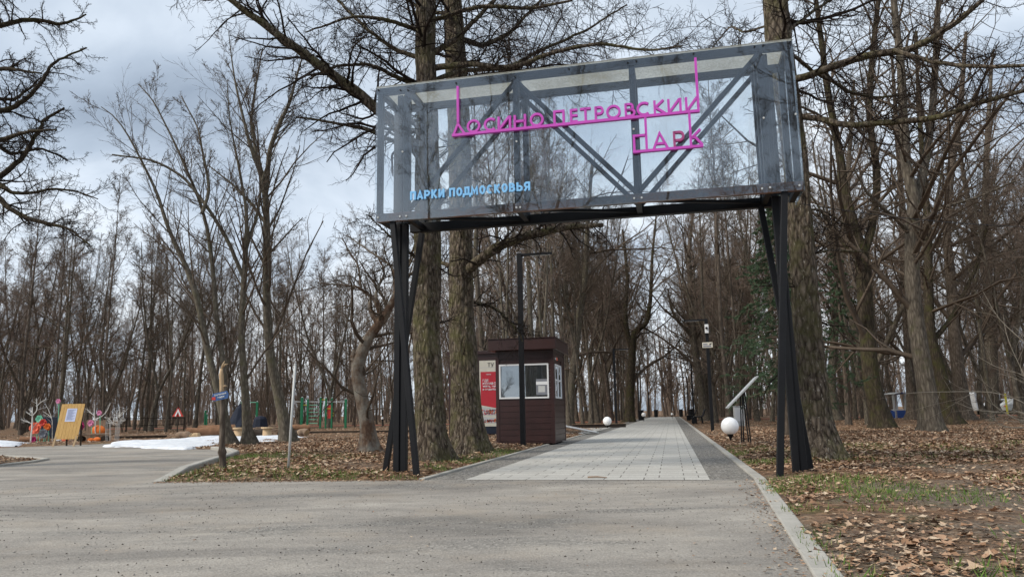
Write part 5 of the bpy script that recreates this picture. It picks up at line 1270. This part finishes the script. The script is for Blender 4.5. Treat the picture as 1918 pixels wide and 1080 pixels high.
pp = MB().add([(eq(xx0, zz0_)[0], eq(0, zz0_)[1]-.006, zz0_), (eq(xx1, zz0_)[0], eq(0, zz0_)[1]-.006, zz0_), (eq(xx1, zz1_)[0], eq(0, zz1_)[1]-.006, zz1_), (eq(xx0, zz1_)[0], eq(0, zz1_)[1]-.006, zz1_)], [(0, 1, 2, 3)]).build('notice_sheet', 'paper', o)
b = MB()
for i in range(11):
    z = zz1_-.05-i*.035; e_ = eq(-.13, z); f_ = eq(.13-.05*(i % 3), z); b.add([(e_[0], e_[1]-.009, z), (f_[0], f_[1]-.009, z), (f_[0], f_[1]-.009, z+.012), (e_[0], e_[1]-.009, z+.012)], [(0, 1, 2, 3)])
b.build('notice_text', 'ink', pp)

# paper flowers
def flower(label, px, py, Y, rpx, m, mc='black_ink', gy=None):
    c = D(px, py, Y); r = rpx/F*Y; o = thing('paper_flower', label, 'paper flower', c, 0, 'giant paper flowers of the photo corner')
    rg = np.random.default_rng(int(px)); 
    for ring, (nr, rr0, tilt) in enumerate(((6, 1., .25), (5, .68, .6))):
        b = MB()
        for k in range(nr):
            a = 2*PI*k/nr+ring*.5+rg.normal(0, .08); u = np.array([math.cos(a), 0, math.sin(a)]); v = np.array([-math.sin(a), 0, math.cos(a)]); fw = np.array([0, -1., 0])
            R0 = r*rr0; pts = []
            for s_ in np.linspace(0, 1, 6):
                wv = R0*.52*math.sin(PI*min(1, .12+s_*.8))**.7; cen = u*R0*s_+fw*(R0*tilt*s_*s_*1.1+.02*ring)
                for t_ in (-1, -.4, .4, 1): pts.append(cen+v*wv*t_+fw*(abs(t_)*R0*.12))
            b.add(pts, [(i*4+j, i*4+j+1, (i+1)*4+j+1, (i+1)*4+j) for i in range(5) for j in range(3)])
        ob = b.build('petals', m, o, smooth=True); sm = ob.modifiers.new('s', 'SOLIDIFY'); sm.thickness = .008
    MB().lathe([(.001, -r*.16), (r*.13, -r*.1), (r*.17, 0), (r*.1, r*.1), (.001, r*.12)], 12).build('centre', mc, o, smooth=True)
    MB().tube([(0, .03, 0), (0, .1, -c[2]*.6), (0, .1, -c[2]-.05)], .015, 6).build('stalk', 'mint', o)
YF = G(70, 832)[1]+2.2
flower('giant coral paper flower with a dark centre, left of the yellow board', 68, 801, YF, 11, 'coral')
flower('red paper flower tucked above the coral one', 82, 791, YF+.3, 7, 'red')
flower('orange paper flower touching the left edge of the yellow board', 90, 799, YF+.1, 7, 'orange')
flower('mint green paper flower highest above the coral one', 75, 784, YF+.5, 7, 'mint', 'mint')
flower('dark red paper flower low at the ground by the white branch', 64, 823, YF-.2, 6, 'wine')
flower('grey paper flower under the orange one', 83, 812, YF, 9, 'greypaper')
flower('giant wine red paper flower right of the yellow board', 151, 797, YF, 9, 'wine', 'white')
flower('pale pink paper flower peeking over the wine red one', 146, 787, YF+.4, 9, 'pink', 'pink')
flower('small pink and white paper flower on the plank fence', 171, 792, YF-.1, 6, 'pink', 'wine')
flower('grey paper flower below the wine red one', 150, 808, YF-.2, 5, 'greypaper')
flower('pink blossom paper flower tied on the white branches', 187, 773, YF, 5, 'pink', 'pink')
flower('mauve paper flower above the top of the yellow board', 110, 751, YF+.5, 4.5, 'pink', 'greypaper')
p = D(88, 800, YF+1.1); o = thing('cloth_screen', 'dark navy cloth hung on a frame behind the paper flowers', 'cloth', (p[0]-.1, p[1], 0), 0)
MB().box(-.2, .7, 0, .03, .15, p[2]+.45).build('cloth', 'navy', o, bev=.01); [MB().bar((x, .05, -.03), (x, .05, p[2]+.5), .04).build('pole', 'darklog', o) for x in (-.22, .72)]
# palisade
a = G(163, 829); b_ = G(198, 828); Yq = YF+.9
pa_, pb_ = D(160, 812, Yq), D(196, 812, Yq); ztop = D(180, 786, Yq)[2]
o = thing('plank_screen', 'short brown plank fence panel behind the log bench', 'fence', (pa_[0], pa_[1], 0), 0)
wd = pb_[0]-pa_[0]; n_ = 7
bb = MB(); [bb.box(wd*i/n_+.008, wd*(i+1)/n_-.004, 0, .025, .05, ztop-.03*(i % 2)) for i in range(n_)]; bb.build('planks', 'planks', o)
for z in (.35, ztop-.3): MB().box(0, wd, .027, .06, z, z+.07).build('rail', 'darklog', o)
for x in (.03, wd-.1): MB().box(x, x+.07, .062, .12, -.03, ztop-.1).build('post', 'darklog', o)
def oval(name, label, px, py, Y, wpx, hpx, m, cat_, grp=None):
    c = D(px, py, Y); rx = wpx/2/F*Y; rz_ = hpx/2/F*Y; b = MB(); b.lathe([(math.sin(t)*1., -math.cos(t)) for t in np.linspace(.05, PI-.05, 12)], 20)
    b.v = [(x*rx, y*rx*.35, z*rz_) for x, y, z in b.v]; me = b.build(name, m, smooth=True); me.location = (c[0], c[1], c[2]); tag(me, label, cat_, grp)
oval('painted_slab', 'orange half round painted slab leaning on the plank fence', 184, 806, YF+.4, 26, 20, 'orange', 'painted slab')
oval('painted_stone', 'orange painted stone on the ground under the bench', 170, 823, YF-.1, 13, 7, 'orange', 'painted stone')
oval('painted_stone', 'larger orange painted stone beside the dark log foot', 182, 822, YF-.1, 14, 8, 'orange', 'painted stone')
oval('painted_stone', 'pale red painted stone behind the easel legs', 122, 823, YF, 13, 8, 'coral', 'painted stone')
oval('painted_stone', 'white painted stone between the easel legs', 110, 823, YF, 10, 7, 'white', 'painted stone')
p = D(140, 815, YF-.1); q = D(214, 813, YF+.2)
o = thing('log_bench', 'split log bench on two dark round log feet', 'bench', (p[0], p[1], 0), math.atan2(q[1]-p[1], q[0]-p[0])); L_ = np.linalg.norm((q-p)[:2]); zs = D(170, 813, YF)[2]
MB().box(0, L_, -.18, .18, zs-.05, zs+.04).build('seat', 'planks', o, bev=.02)
for x in (.25, L_-.35): MB().tube([(x, -.22, zs/2-.03), (x, .22, zs/2-.03)], max(.08, zs/2-.03), 12).build('foot', 'darklog', o)
# white painted branches
def white_branch(label, polys, Y, foot, seed, kk=5):
    base = D(*foot, Y); base[2] = 0; rg = np.random.default_rng(seed)
    st = [stem_px(p_, Y, [q_*.6 for q_ in w_], base, 0, 12, rg, .01) for p_, w_ in polys]
    cfg = [dict(k=kk, t0=.35, t1=.95, ang=.8, sd=.2, lf=.4, n=4, rr=.5, rmin=.004, up=.03, wob=.15, sides=4, all=True, shape=.5)]
    me = make_tree_meshes('white_branch', st, cfg, seed, 'white_rough', 'white_rough', 6); plant_tree(label, me, base, cat_='decorative tree', name='painted_branch')
white_branch('white painted dead branch standing left of the yellow board', [([(57, 830), (60, 800), (61, 782), (60, 770), (61, 762)], [5, 4, 3]), ([(61, 778), (69, 768), (69, 752), (68, 745)], [3, 3, 1.5]), ([(69, 760), (78, 752), (87, 746)], [2.5, 1]), ([(60, 793), (48, 788), (38, 785)], [2, 1]), ([(60, 778), (50, 770)], [2, 1])], YF-.4, (58, 832), 71)
white_branch('white painted branches rising above the plank fence', [([(179, 815), (179, 790), (177, 775), (178, 756)], [4, 3.5, 1.5]), ([(178, 785), (190, 780), (200, 770), (208, 754)], [3, 2.5, 1.2]), ([(177, 778), (170, 772), (163, 765)], [2.5, 1])], YF+.3, (180, 830), 72)
white_branch('thin pale branches behind the left edge of the yellow board', [([(98, 830), (98, 785), (93, 770), (86, 758)], [2.5, 2, 1]), ([(97, 782), (88, 775), (80, 770)], [2, 1])], YF+.4, (98, 830), 73)
# wire animal
def wire_moose():
    Y = YF-.2; base = D(215, 830, Y); base[2] = 0; o = thing('wire_moose', 'white wire sculpture of a standing antlered animal', 'sculpture', base, 0)
    W = lambda px, py: D(px, py, Y)-base
    bm_ = [((196, 786), 4.5), ((204, 786), 6), ((213, 788), 7.5), ((222, 788), 7), ((228, 789), 4)]
    cs = [W(*c) for c, _ in bm_]; rs = [r_/F*Y for _, r_ in bm_]
    b = MB(); rg = np.random.default_rng(2); S_ = lambda t, a: (lambda i, f_: (cs[i]*(1-f_)+cs[i+1]*f_)+(rs[i]*(1-f_)+rs[i+1]*f_)*np.array([0, .8*math.cos(a), math.sin(a)]))(min(int(t*4), 3), t*4-min(int(t*4), 3))
    for k in range(46):
        t, a = rg.random(), rg.uniform(0, 2*PI); pts = []
        dt, da = rg.normal(0, .25), rg.normal(0, 1.6)
        for j in range(6): pts.append(S_(min(max(t+dt*j/5, 0), 1), a+da*j/5))
        b.tube(pts, .007, 3, False)
    b.build('body', 'white_rough', o)
    def cage(name, poly, r_, k=7):
        b = MB(); pts = [W(*q_) for q_ in poly]
        for i in range(k):
            a = 2*PI*i/k; b.tube([p_+r_*np.array([math.cos(a), math.sin(a), 0]) for p_ in pts], .006, 3, False)
        for p_ in pts: b.tube([p_+r_*np.array([math.cos(a), math.sin(a), 0]) for a in np.linspace(0, 2*PI, 8)], .005, 3, False)
        return b.build(name, 'white_rough', o)
    for q_ in (((200, 790), (199, 810), (200, 829)), ((206, 792), (206, 812), (206, 830)), ((219, 792), (217, 812), (216, 828)), ((223, 792), (222, 810), (221, 827))): cage('leg', q_, .035, 4)
    hd = cage('head', ((227, 787), (231, 788), (233, 786), (229, 781)), .05, 6)
    b = MB()
    for k in range(16):
        a = R(50+k*8); l = rg.uniform(.28, .5); st = W(224, 781); e_ = st+np.array([math.cos(a)*l*1.1, rg.normal(0, .12), math.sin(a)*l]); md = (st+e_)/2+rg.normal(0, .03, 3); b.tube([st, md, e_], [.008, .006, .004], 3, False)
    for l in (.2, .32, .42): b.tube([W(224, 781)+np.array([math.cos(a)*l*1.1, rg.normal(0, .03), math.sin(a)*l]) for a in np.linspace(R(50), R(170), 10)], .005, 3, False)
    b.build('antlers', 'white_rough', hd)
wire_moose()
# warning sign
p = G(331, 815); p = D(331, 815, 46.); p[2] = 0; o = thing('warning_sign', 'red and white triangular warning sign on a dark post', 'sign', p, 0)
zs = D(332, 771, 46.)[2]; MB().bar((0, .03, -.05), (0, .03, zs+.3), .06).build('post', 'darklog', o)
s_ = .34; tri = lambda k, dz=0: [(-s_*k, zs-s_*.8*k+dz), (s_*k, zs-s_*.8*k+dz), (0, zs+s_*.95*k+dz)]
t3 = tri(1); b = MB().add([(x, 0, z) for x, z in t3]+[(x, .02, z) for x, z in t3], [(0, 1, 2), (5, 4, 3), (0, 3, 4, 1), (1, 4, 5, 2), (2, 5, 3, 0)]); pl = b.build('plate', 'red', o)
MB().ribbon([(-.16, zs-.25), (0, zs+.1), (.16, zs-.25)], .09, -.006, -.002).build('symbol', 'white', pl)

# peeled signpost
base = G(417, 886); base[2] = 0; Y = base[1]; o = thing('rustic_signpost', 'knotty peeled trunk signpost standing behind the raised kerb', 'signpost', base, 0)
P_, R_ = stem_px([(418, 888), (417, 860), (416, 842), (417, 800), (417, 760), (416, 740), (416, 720), (415, 705), (415, 690)], Y, [14, 12, 11, 10, 9, 8, 8, 8, 5], base, 0, 30, np.random.default_rng(1), .003)
P_[0, 0, 2] = -.05; zk = D(417, 846, Y)[2]; R_ = R_*(1+.45*np.exp(-((P_[:, :, 2]-zk)/.045)**2))
v, f = tubes([(P_, R_, 12)]); link('trunk', mesh_np('signpost_trunk', v, f, MT['brown_bark']), o)
top_m = MB()
q0 = P_[0, 22:]; rr0 = R_[0, 22:]
MB().tube([x for x in q0], [x*1.03 for x in rr0], 12).build('peeled_top', 'cutwood', o, smooth=True)
for a, b_, w_ in (((418, 686), (427, 681), .016), ((415, 692), (421, 676), .018), ((415, 700), (409, 703), .012), ((417, 716), (411, 715), .014), ((418, 725), (425, 722), .02)):
    pa_ = D(*a, Y)-base; pb_ = D(*b_, Y)-base; MB().tube([pa_, (pa_+pb_)/2+np.array([0, -.02, .01]), pb_], [w_, w_*.8, w_*.4], 8).build('branch_stub', 'cutwood', o, smooth=True)
# blue arrow board on it
c = D(413, 741, Y-.12)-base; o2 = thing('arrow_sign', 'tilted blue arrow board with white writing on the peeled post', 'sign', base+c, 0)
o2.rotation_euler = (0, R(-12), 0)
hw, hh_ = .115, .062
b = MB(); pl = [(-hw, -hh_), (hw, -hh_), (hw+.02, 0), (hw, hh_), (-hw, hh_), (-hw-.035, 0)]
n_ = 6; b.add([(x, 0, z) for x, z in pl]+[(x, .015, z) for x, z in pl], [tuple(range(6)), tuple(range(6, 12))[::-1]]+[(i, i+6, (i+1) % 6+6, (i+1) % 6) for i in range(6)]); bd = b.build('board', 'signblue', o2)
textmesh('writing', 'Верёвочный', 'white', o2, -.095, .1, .004, .045, -.004, .01, .003); textmesh('writing', 'парк', 'white', o2, -.05, .07, -.045, -.008, -.004, .01, .003)
MB().add([(-hw-.04, -.004, -.03), (-hw+.025, -.004, -.05), (-hw+.03, -.004, 0), (-hw-.02, -.004, .012)], [(0, 1, 2, 3)]).build('red_mark', 'red', o2)
MB().tube([(0, .03, .0), (0, .1, 0)], .01, 6).build('screw', 'black', o2)
# pale pole
a = G(539, 888); a[2] = 0; t_ = D(553, 683, a[1])-a
o = thing('marker_pole', 'thin pale grey metal pole leaning right in the leaf bed', 'pole', a, 0)
MB().tube([(0, 0, -.1), t_*.5, t_], .021, 10).build('tube', 'offwhite', o, smooth=True); MB().lathe([(.025, 0), (.025, .012), (.01, .02)], 10, tuple(t_)).build('cap', 'offwhite', o)
# logs by the snow
def log(label, a, b_, Y, r_, m, ze=None, grp='felled logs beside the snow'):
    A_ = D(*a, Y); B_ = D(*b_, Y); c = (A_+B_)/2; o = thing('felled_log', label, 'log', (c[0], c[1], 0), 0, grp); d_ = (B_-A_)/2; zc = max(c[2], r_)
    rg = np.random.default_rng(int(a[0])); P = [(-d_[0]*t+rg.normal(0, .015), -d_[1]*t+rg.normal(0, .02), zc-d_[2]*t+rg.normal(0, .015)) for t in np.linspace(1, -1, 7)]
    MB().tube(P, [r_*rg.uniform(.92, 1.08) for _ in P], 12, False).build('bark', m, o, smooth=True)
    for e_, s_ in ((P[0], -1), (P[-1], 1)):
        dv = np.array(P[0 if s_ < 0 else -1])-np.array(P[1 if s_ < 0 else -2]); dv = dv/np.linalg.norm(dv)
        MB().tube([np.array(e_)-dv*.02, np.array(e_)+dv*.003], r_*.95, 12).build('cut_end', 'cutwood', o)
YL = G(345, 822)[1]
log('long brown log lying behind the snow bank, nearest to the warning sign', (352, 808), (412, 806), YL+2, .19, 'log')
log('short thick log with a pale cut end at the snow edge', (334, 816), (354, 816), YL, .17, 'planks')
log('second brown log stacked in front of the signpost', (372, 803), (440, 801), YL+3.5, .17, 'log')
log('dark log lying behind the middle slender tree', (440, 811), (505, 809), YL+1, .16, 'darklog')
log('brown log behind the leaning white pole', (548, 801), (580, 800), YL+2, .15, 'log')
log('short brown log with its cut face towards the viewer, right end of the row', (560, 811), (575, 809), YL, .17, 'planks')
log('dark log right of the two pale stumps', (520, 813), (560, 812), YL+.5, .15, 'darklog')
log('orange sawn log piece under the long brown log', (355, 816), (372, 815), YL+.6, .12, 'cutwood')
log('brown log lying left of the easel legs', (40, 829), (90, 828), YF+1, .13, 'log')
for lb, px, py in (('pale sawn stump left, between the two straight slender trees', 447, 818), ('pale sawn stump right, by the tree with the curved foot', 500, 817)):
    p = D(px, py, YL+.3); o = thing('sawn_stump', lb, 'stump', (p[0], p[1], 0), 0, 'pale sawn stumps'); MB().lathe([(.22, -.02), (.2, .05), (.19, .4)], 14).build('stump', 'cutwood', o, smooth=True); MB().lathe([(.27, .402), (.27, .47)], 14).build('top_slab', 'cutwood', o)
p = D(505, 806, YL+2.5); rg = np.random.default_rng(4); o = thing('brush_pile', 'pile of cut branches behind the pale stumps', 'brush pile', (p[0], p[1], 0), 0)
b = MB()
for k in range(70):
    x = rg.uniform(-1.5, 1.5); a = rg.normal(0, .5); l = rg.uniform(.4, 1.1); z = rg.uniform(.03, .45)*(1-abs(x)/1.9); d_ = np.array([math.cos(a), rg.normal(0, .5), math.sin(a)*.35])*l/2; c = np.array([x, rg.normal(0, .3), z+.1]); b.tube([c-d_, c+rg.normal(0, .03, 3), c+d_], [.025, .02, .01], 4)
b.build('branches', 'planks', o)

# outdoor gym
YG = 56.
def gp(px, py=None): return D(px, 800 if py is None else py, YG)
def gym(label, posts, ladders, bars, extra=None):
    x0 = gp(posts[0][0]); o = thing('exercise_frame', label, 'exercise frame', (x0[0], x0[1], 0), 0)
    W = lambda px, py: (D(px, py, YG)[0]-x0[0], 0, D(px, py, YG)[2])
    for px, yt, w_ in posts:
        t = W(px, yt); MB().box(t[0]-w_/2, t[0]+w_/2, -.06, .06, -.05, t[2]).build('post', 'green', o, bev=.01); 
        MB().lathe([(.05, 0), (.05, .04), (.01, .08)], 8, (t[0], 0, t[2])).build('cap', 'offwhite', o)
    for pa, pb, ya, yb, k in ladders:
        b = MB()
        for y in np.linspace(ya, yb, k): b.tube([W(pa, y), W(pb, y)], .022, 6)
        b.build('ladder_rungs', 'mint', o)
    for pa, pb, y, m_ in bars: MB().tube([W(pa, y), W(pb, y)], .03, 6).build('bar', m_, o)
    return o, W
o, W = gym('green outdoor exercise frame with ladder rungs and yellow grips', [(566, 744, .2), (577, 747, .14), (601, 744, .12), (611, 745, .12), (622, 745, .12), (648, 747, .16)],
    [(574, 595, 758, 792, 6)], [(552, 648, 752, 'offwhite'), (565, 578, 758, 'yellow'), (600, 612, 748, 'yellow'), (611, 624, 765, 'yellow'), (609, 613, 773, 'yellow'), (609, 613, 778, 'yellow'), (621, 625, 773, 'yellow'), (621, 625, 778, 'yellow')])
a = W(613, 783); b_ = W(620, 758); MB().box(a[0], b_[0], .02, .06, a[2], b_[2]).build('back_board', 'red', o)
gym('smaller green exercise frame between the slender trees', [(453, 752, .1), (465, 754, .1), (482, 752, .16)], [(454, 465, 756, 766, 3)], [(453, 484, 753, 'mint')])
gym('thin green exercise post among the forest trunks', [(385, 768, .1), (388, 775, .08)], [], [(384, 389, 770, 'green')])
p = D(448, 803, 50.); o = thing('tarpaulin_heap', 'dark blue grey tarpaulin cone behind the middle slender trees', 'tarpaulin', (p[0], p[1], 0), 0)
b = MB().lathe([(.85, 0), (.75, .4), (.5, 1.), (.28, 1.5), (.08, 1.8)], 12); rg = np.random.default_rng(6); b.v = [(x*(1+rg.normal(0, .06)), y*(1+rg.normal(0, .06)), z) for x, y, z in b.v]; b.build('cover', 'navy', o); MB().tube([(0, 0, 1.75), (0, 0, 2.)], .03, 6).build('peak', 'black', o)
p = D(487, 803, 50.); o = thing('tarpaulin_heap', 'low dark tarpaulin heap right of the smaller green frame', 'tarpaulin', (p[0], p[1], 0), 0)
MB().lathe([(.55, 0), (.5, .4), (.42, .8), (.3, .95), (.05, 1.)], 10).build('cover', 'navy', o); MB().lathe([(.6, 0), (.58, .05)], 10).build('hem', 'black', o)
# rail fence far left
A_ = D(195, 820, 52.); B_ = D(345, 812, 60.); A_[2] = B_[2] = 0; L_ = np.linalg.norm(B_-A_); o = thing('rail_fence', 'low dark rail fence among the trunks behind the wire animal', 'fence', A_, math.atan2((B_-A_)[1], (B_-A_)[0]))
for z in (.45, .95): MB().box(0, L_, -.02, .02, z, z+.05).build('rail', 'darklog', o)
for i in range(5): MB().box(L_*i/4-.04, L_*i/4+.04, .021, .1, -.05, 1.05).build('post', 'darklog', o)

# ================================================================== right background
p = G(1689, 783); YB = p[1]; o = thing('roofed_booth', 'small open booth with blue roof and blue lower panels', 'booth', (p[0], p[1], 0), .1)
zt_ = D(1689, 738, YB)[2]; ww = 30/F*YB
for x in (-ww*.42, ww*.32): MB().box(x-.06, x+.06, -.06, .06, 0, zt_).build('post', 'offwhite', o); MB().box(x-.05, x+.05, 1., 1.1, 0, zt_).build('post', 'offwhite', o)
MB().bar((-ww*.55, .5, zt_+.02), (-.0, .5, zt_+.14), 1.5, .04).build('roof', 'offwhite', o); MB().bar((.0, .5, zt_+.14), (ww*.5, .5, zt_+.02), 1.5, .04).build('roof', 'blue', o)
MB().box(-ww*.55, -ww*.45, -.08, 1.1, .05, .55).build('panel', 'blue', o); MB().box(-ww*.3, ww*.25, -.08, -.05, .05, .6).build('panel', 'blue', o); MB().box(-ww*.3, ww*.25, 1.1, 1.13, .05, .6).build('panel', 'blue', o)
MB().box(-ww*.35, ww*.3, .2, .5, .62, .68).build('counter', 'white', o)
p = G(1719, 783); o = thing('blue_stand', 'folded dark blue stand with a pale top behind the second big tree', 'stand', (p[0], p[1], 0), .1)
MB().bar((0, 0, 0), (-.15, 0, 1.7), .45, .3, up=(0, 1, 0)).build('cover', 'navy', o, bev=.03); MB().lathe([(.16, 1.72), (.2, 1.8), (.15, 1.95), (.02, 2.)], 10, (-.15, 0, 0)).build('top', 'white', o)
def car(label, px, Y, m, rz, van=False):
    p = D(px, 768, Y); o = thing('parked_car', label, 'car', (p[0], p[1], 0), rz, 'cars parked behind the trees')
    hgt = 1.45 if not van else 2.1
    prof = [(-2.1, .3), (-2.15, .75), (-1.95, .95), (-1.5, 1.), (-1.0, hgt-.05), (-.6, hgt), (.7, hgt), (1.25, 1.02), (1.95, .9), (2.12, .7), (2.1, .3)]
    if van: prof = [(-2.3, .35), (-2.35, hgt-.2), (-2.2, hgt), (.9, hgt), (1.6, 1.2), (2.2, 1.), (2.3, .7), (2.3, .35)]
    n = len(prof); b = MB(); b.add([(x, y*(.82 if 1.05 < z else 1), z) for y in (-.82, .82) for x, z in prof], [tuple(range(n)), tuple(range(n, 2*n))[::-1]]+[(i, i+n, (i+1) % n+n, (i+1) % n) for i in range(n)]); b.build('body', m, o, bev=.05)
    for sy in (-1, 1):
        z0_ = 1.03 if not van else 1.25
        w_ = MB().add([(-1.35, sy*.83, z0_), (1.05, sy*.83, z0_), (.62, sy*.72, hgt-.09), (-.95, sy*.72, hgt-.09)], [(0, 1, 2, 3)]).build('side_window', 'dark', o)
        for x in (-1.35, 1.35):
            wh = MB().tube([(x, sy*.66, .32), (x, sy*.86, .32)], .32, 16).build('wheel', 'rubber', o); MB().tube([(x, sy*.861, .32), (x, sy*.87, .32)], .19, 12).build('rim', 'offwhite', wh)
    for sy in (-.6, .6): MB().box(2.08, 2.16, sy-.16, sy+.16, .62, .78).build('headlight', 'white', o)
    for sy in (-.6, .6): MB().box(-2.18, -2.1, sy-.16, sy+.16, .66, .82).build('tail_light', 'red', o)
car('white car half hidden behind trunks right of the spruce', 1500, 88, 'white', .3)
car('white van behind the reddish mossy trunk, leftmost of the right edge vehicles', 1820, 74, 'white', .9, True)
car('white car between the straight grey tree and the yellow pole', 1878, 78, 'white', .2)
car('silver car at the far right edge, beyond the yellow pole', 1912, 76, 'offwhite', .15)
car('white car seen beside the slim straight trunk, near the booth', 1745, 90, 'offwhite', .2)
p = D(1887, 772, 70); p[2] = 0; o = thing('yellow_pole', 'yellow banded pole among the trees at the right edge', 'pole', p, 0)
MB().tube([(0, 0, 0), (0, 0, 1.9)], .09, 10).build('sleeve', 'yellow', o); MB().tube([(0, 0, 1.902), (0, 0, 3.2)], .06, 8).build('shaft', 'offwhite', o)
# overhead cable
A_ = D(1502, 382, 10.7); B_ = D(2050, 425, 14.); pts = [A_*(1-t)+B_*t-np.array([0, 0, .12*4*t*(1-t)]) for t in np.linspace(0, 1, 16)]
cbo = MB().tube(pts, .006, 5).build('overhead_cable', 'black'); tag(cbo, 'thin black cable running from the gate top to the right', 'cable')
# stick on the paving, fallen branches
def stick(label, a, b_, r_, m='planks'):
    A_, B_ = G(*a), G(*b_); c = (A_+B_)/2; d_ = (B_-A_)/2; o = MB().tube([(-d_[0], -d_[1], r_+.018), (0, .03, r_+.024), (d_[0], d_[1], r_+.018)], [r_, r_*.9, r_*.5], 6).build('fallen_stick', m, smooth=True); o.location = (c[0], c[1], 0); tag(o, label, 'stick')
stick('short pale stick lying on the front edge of the paving', (1101, 897), (1137, 898), .012)
stick('dark fallen branch lying across the leaves behind the mossy trunk', (1580, 812), (1690, 810), .03, 'darklog')
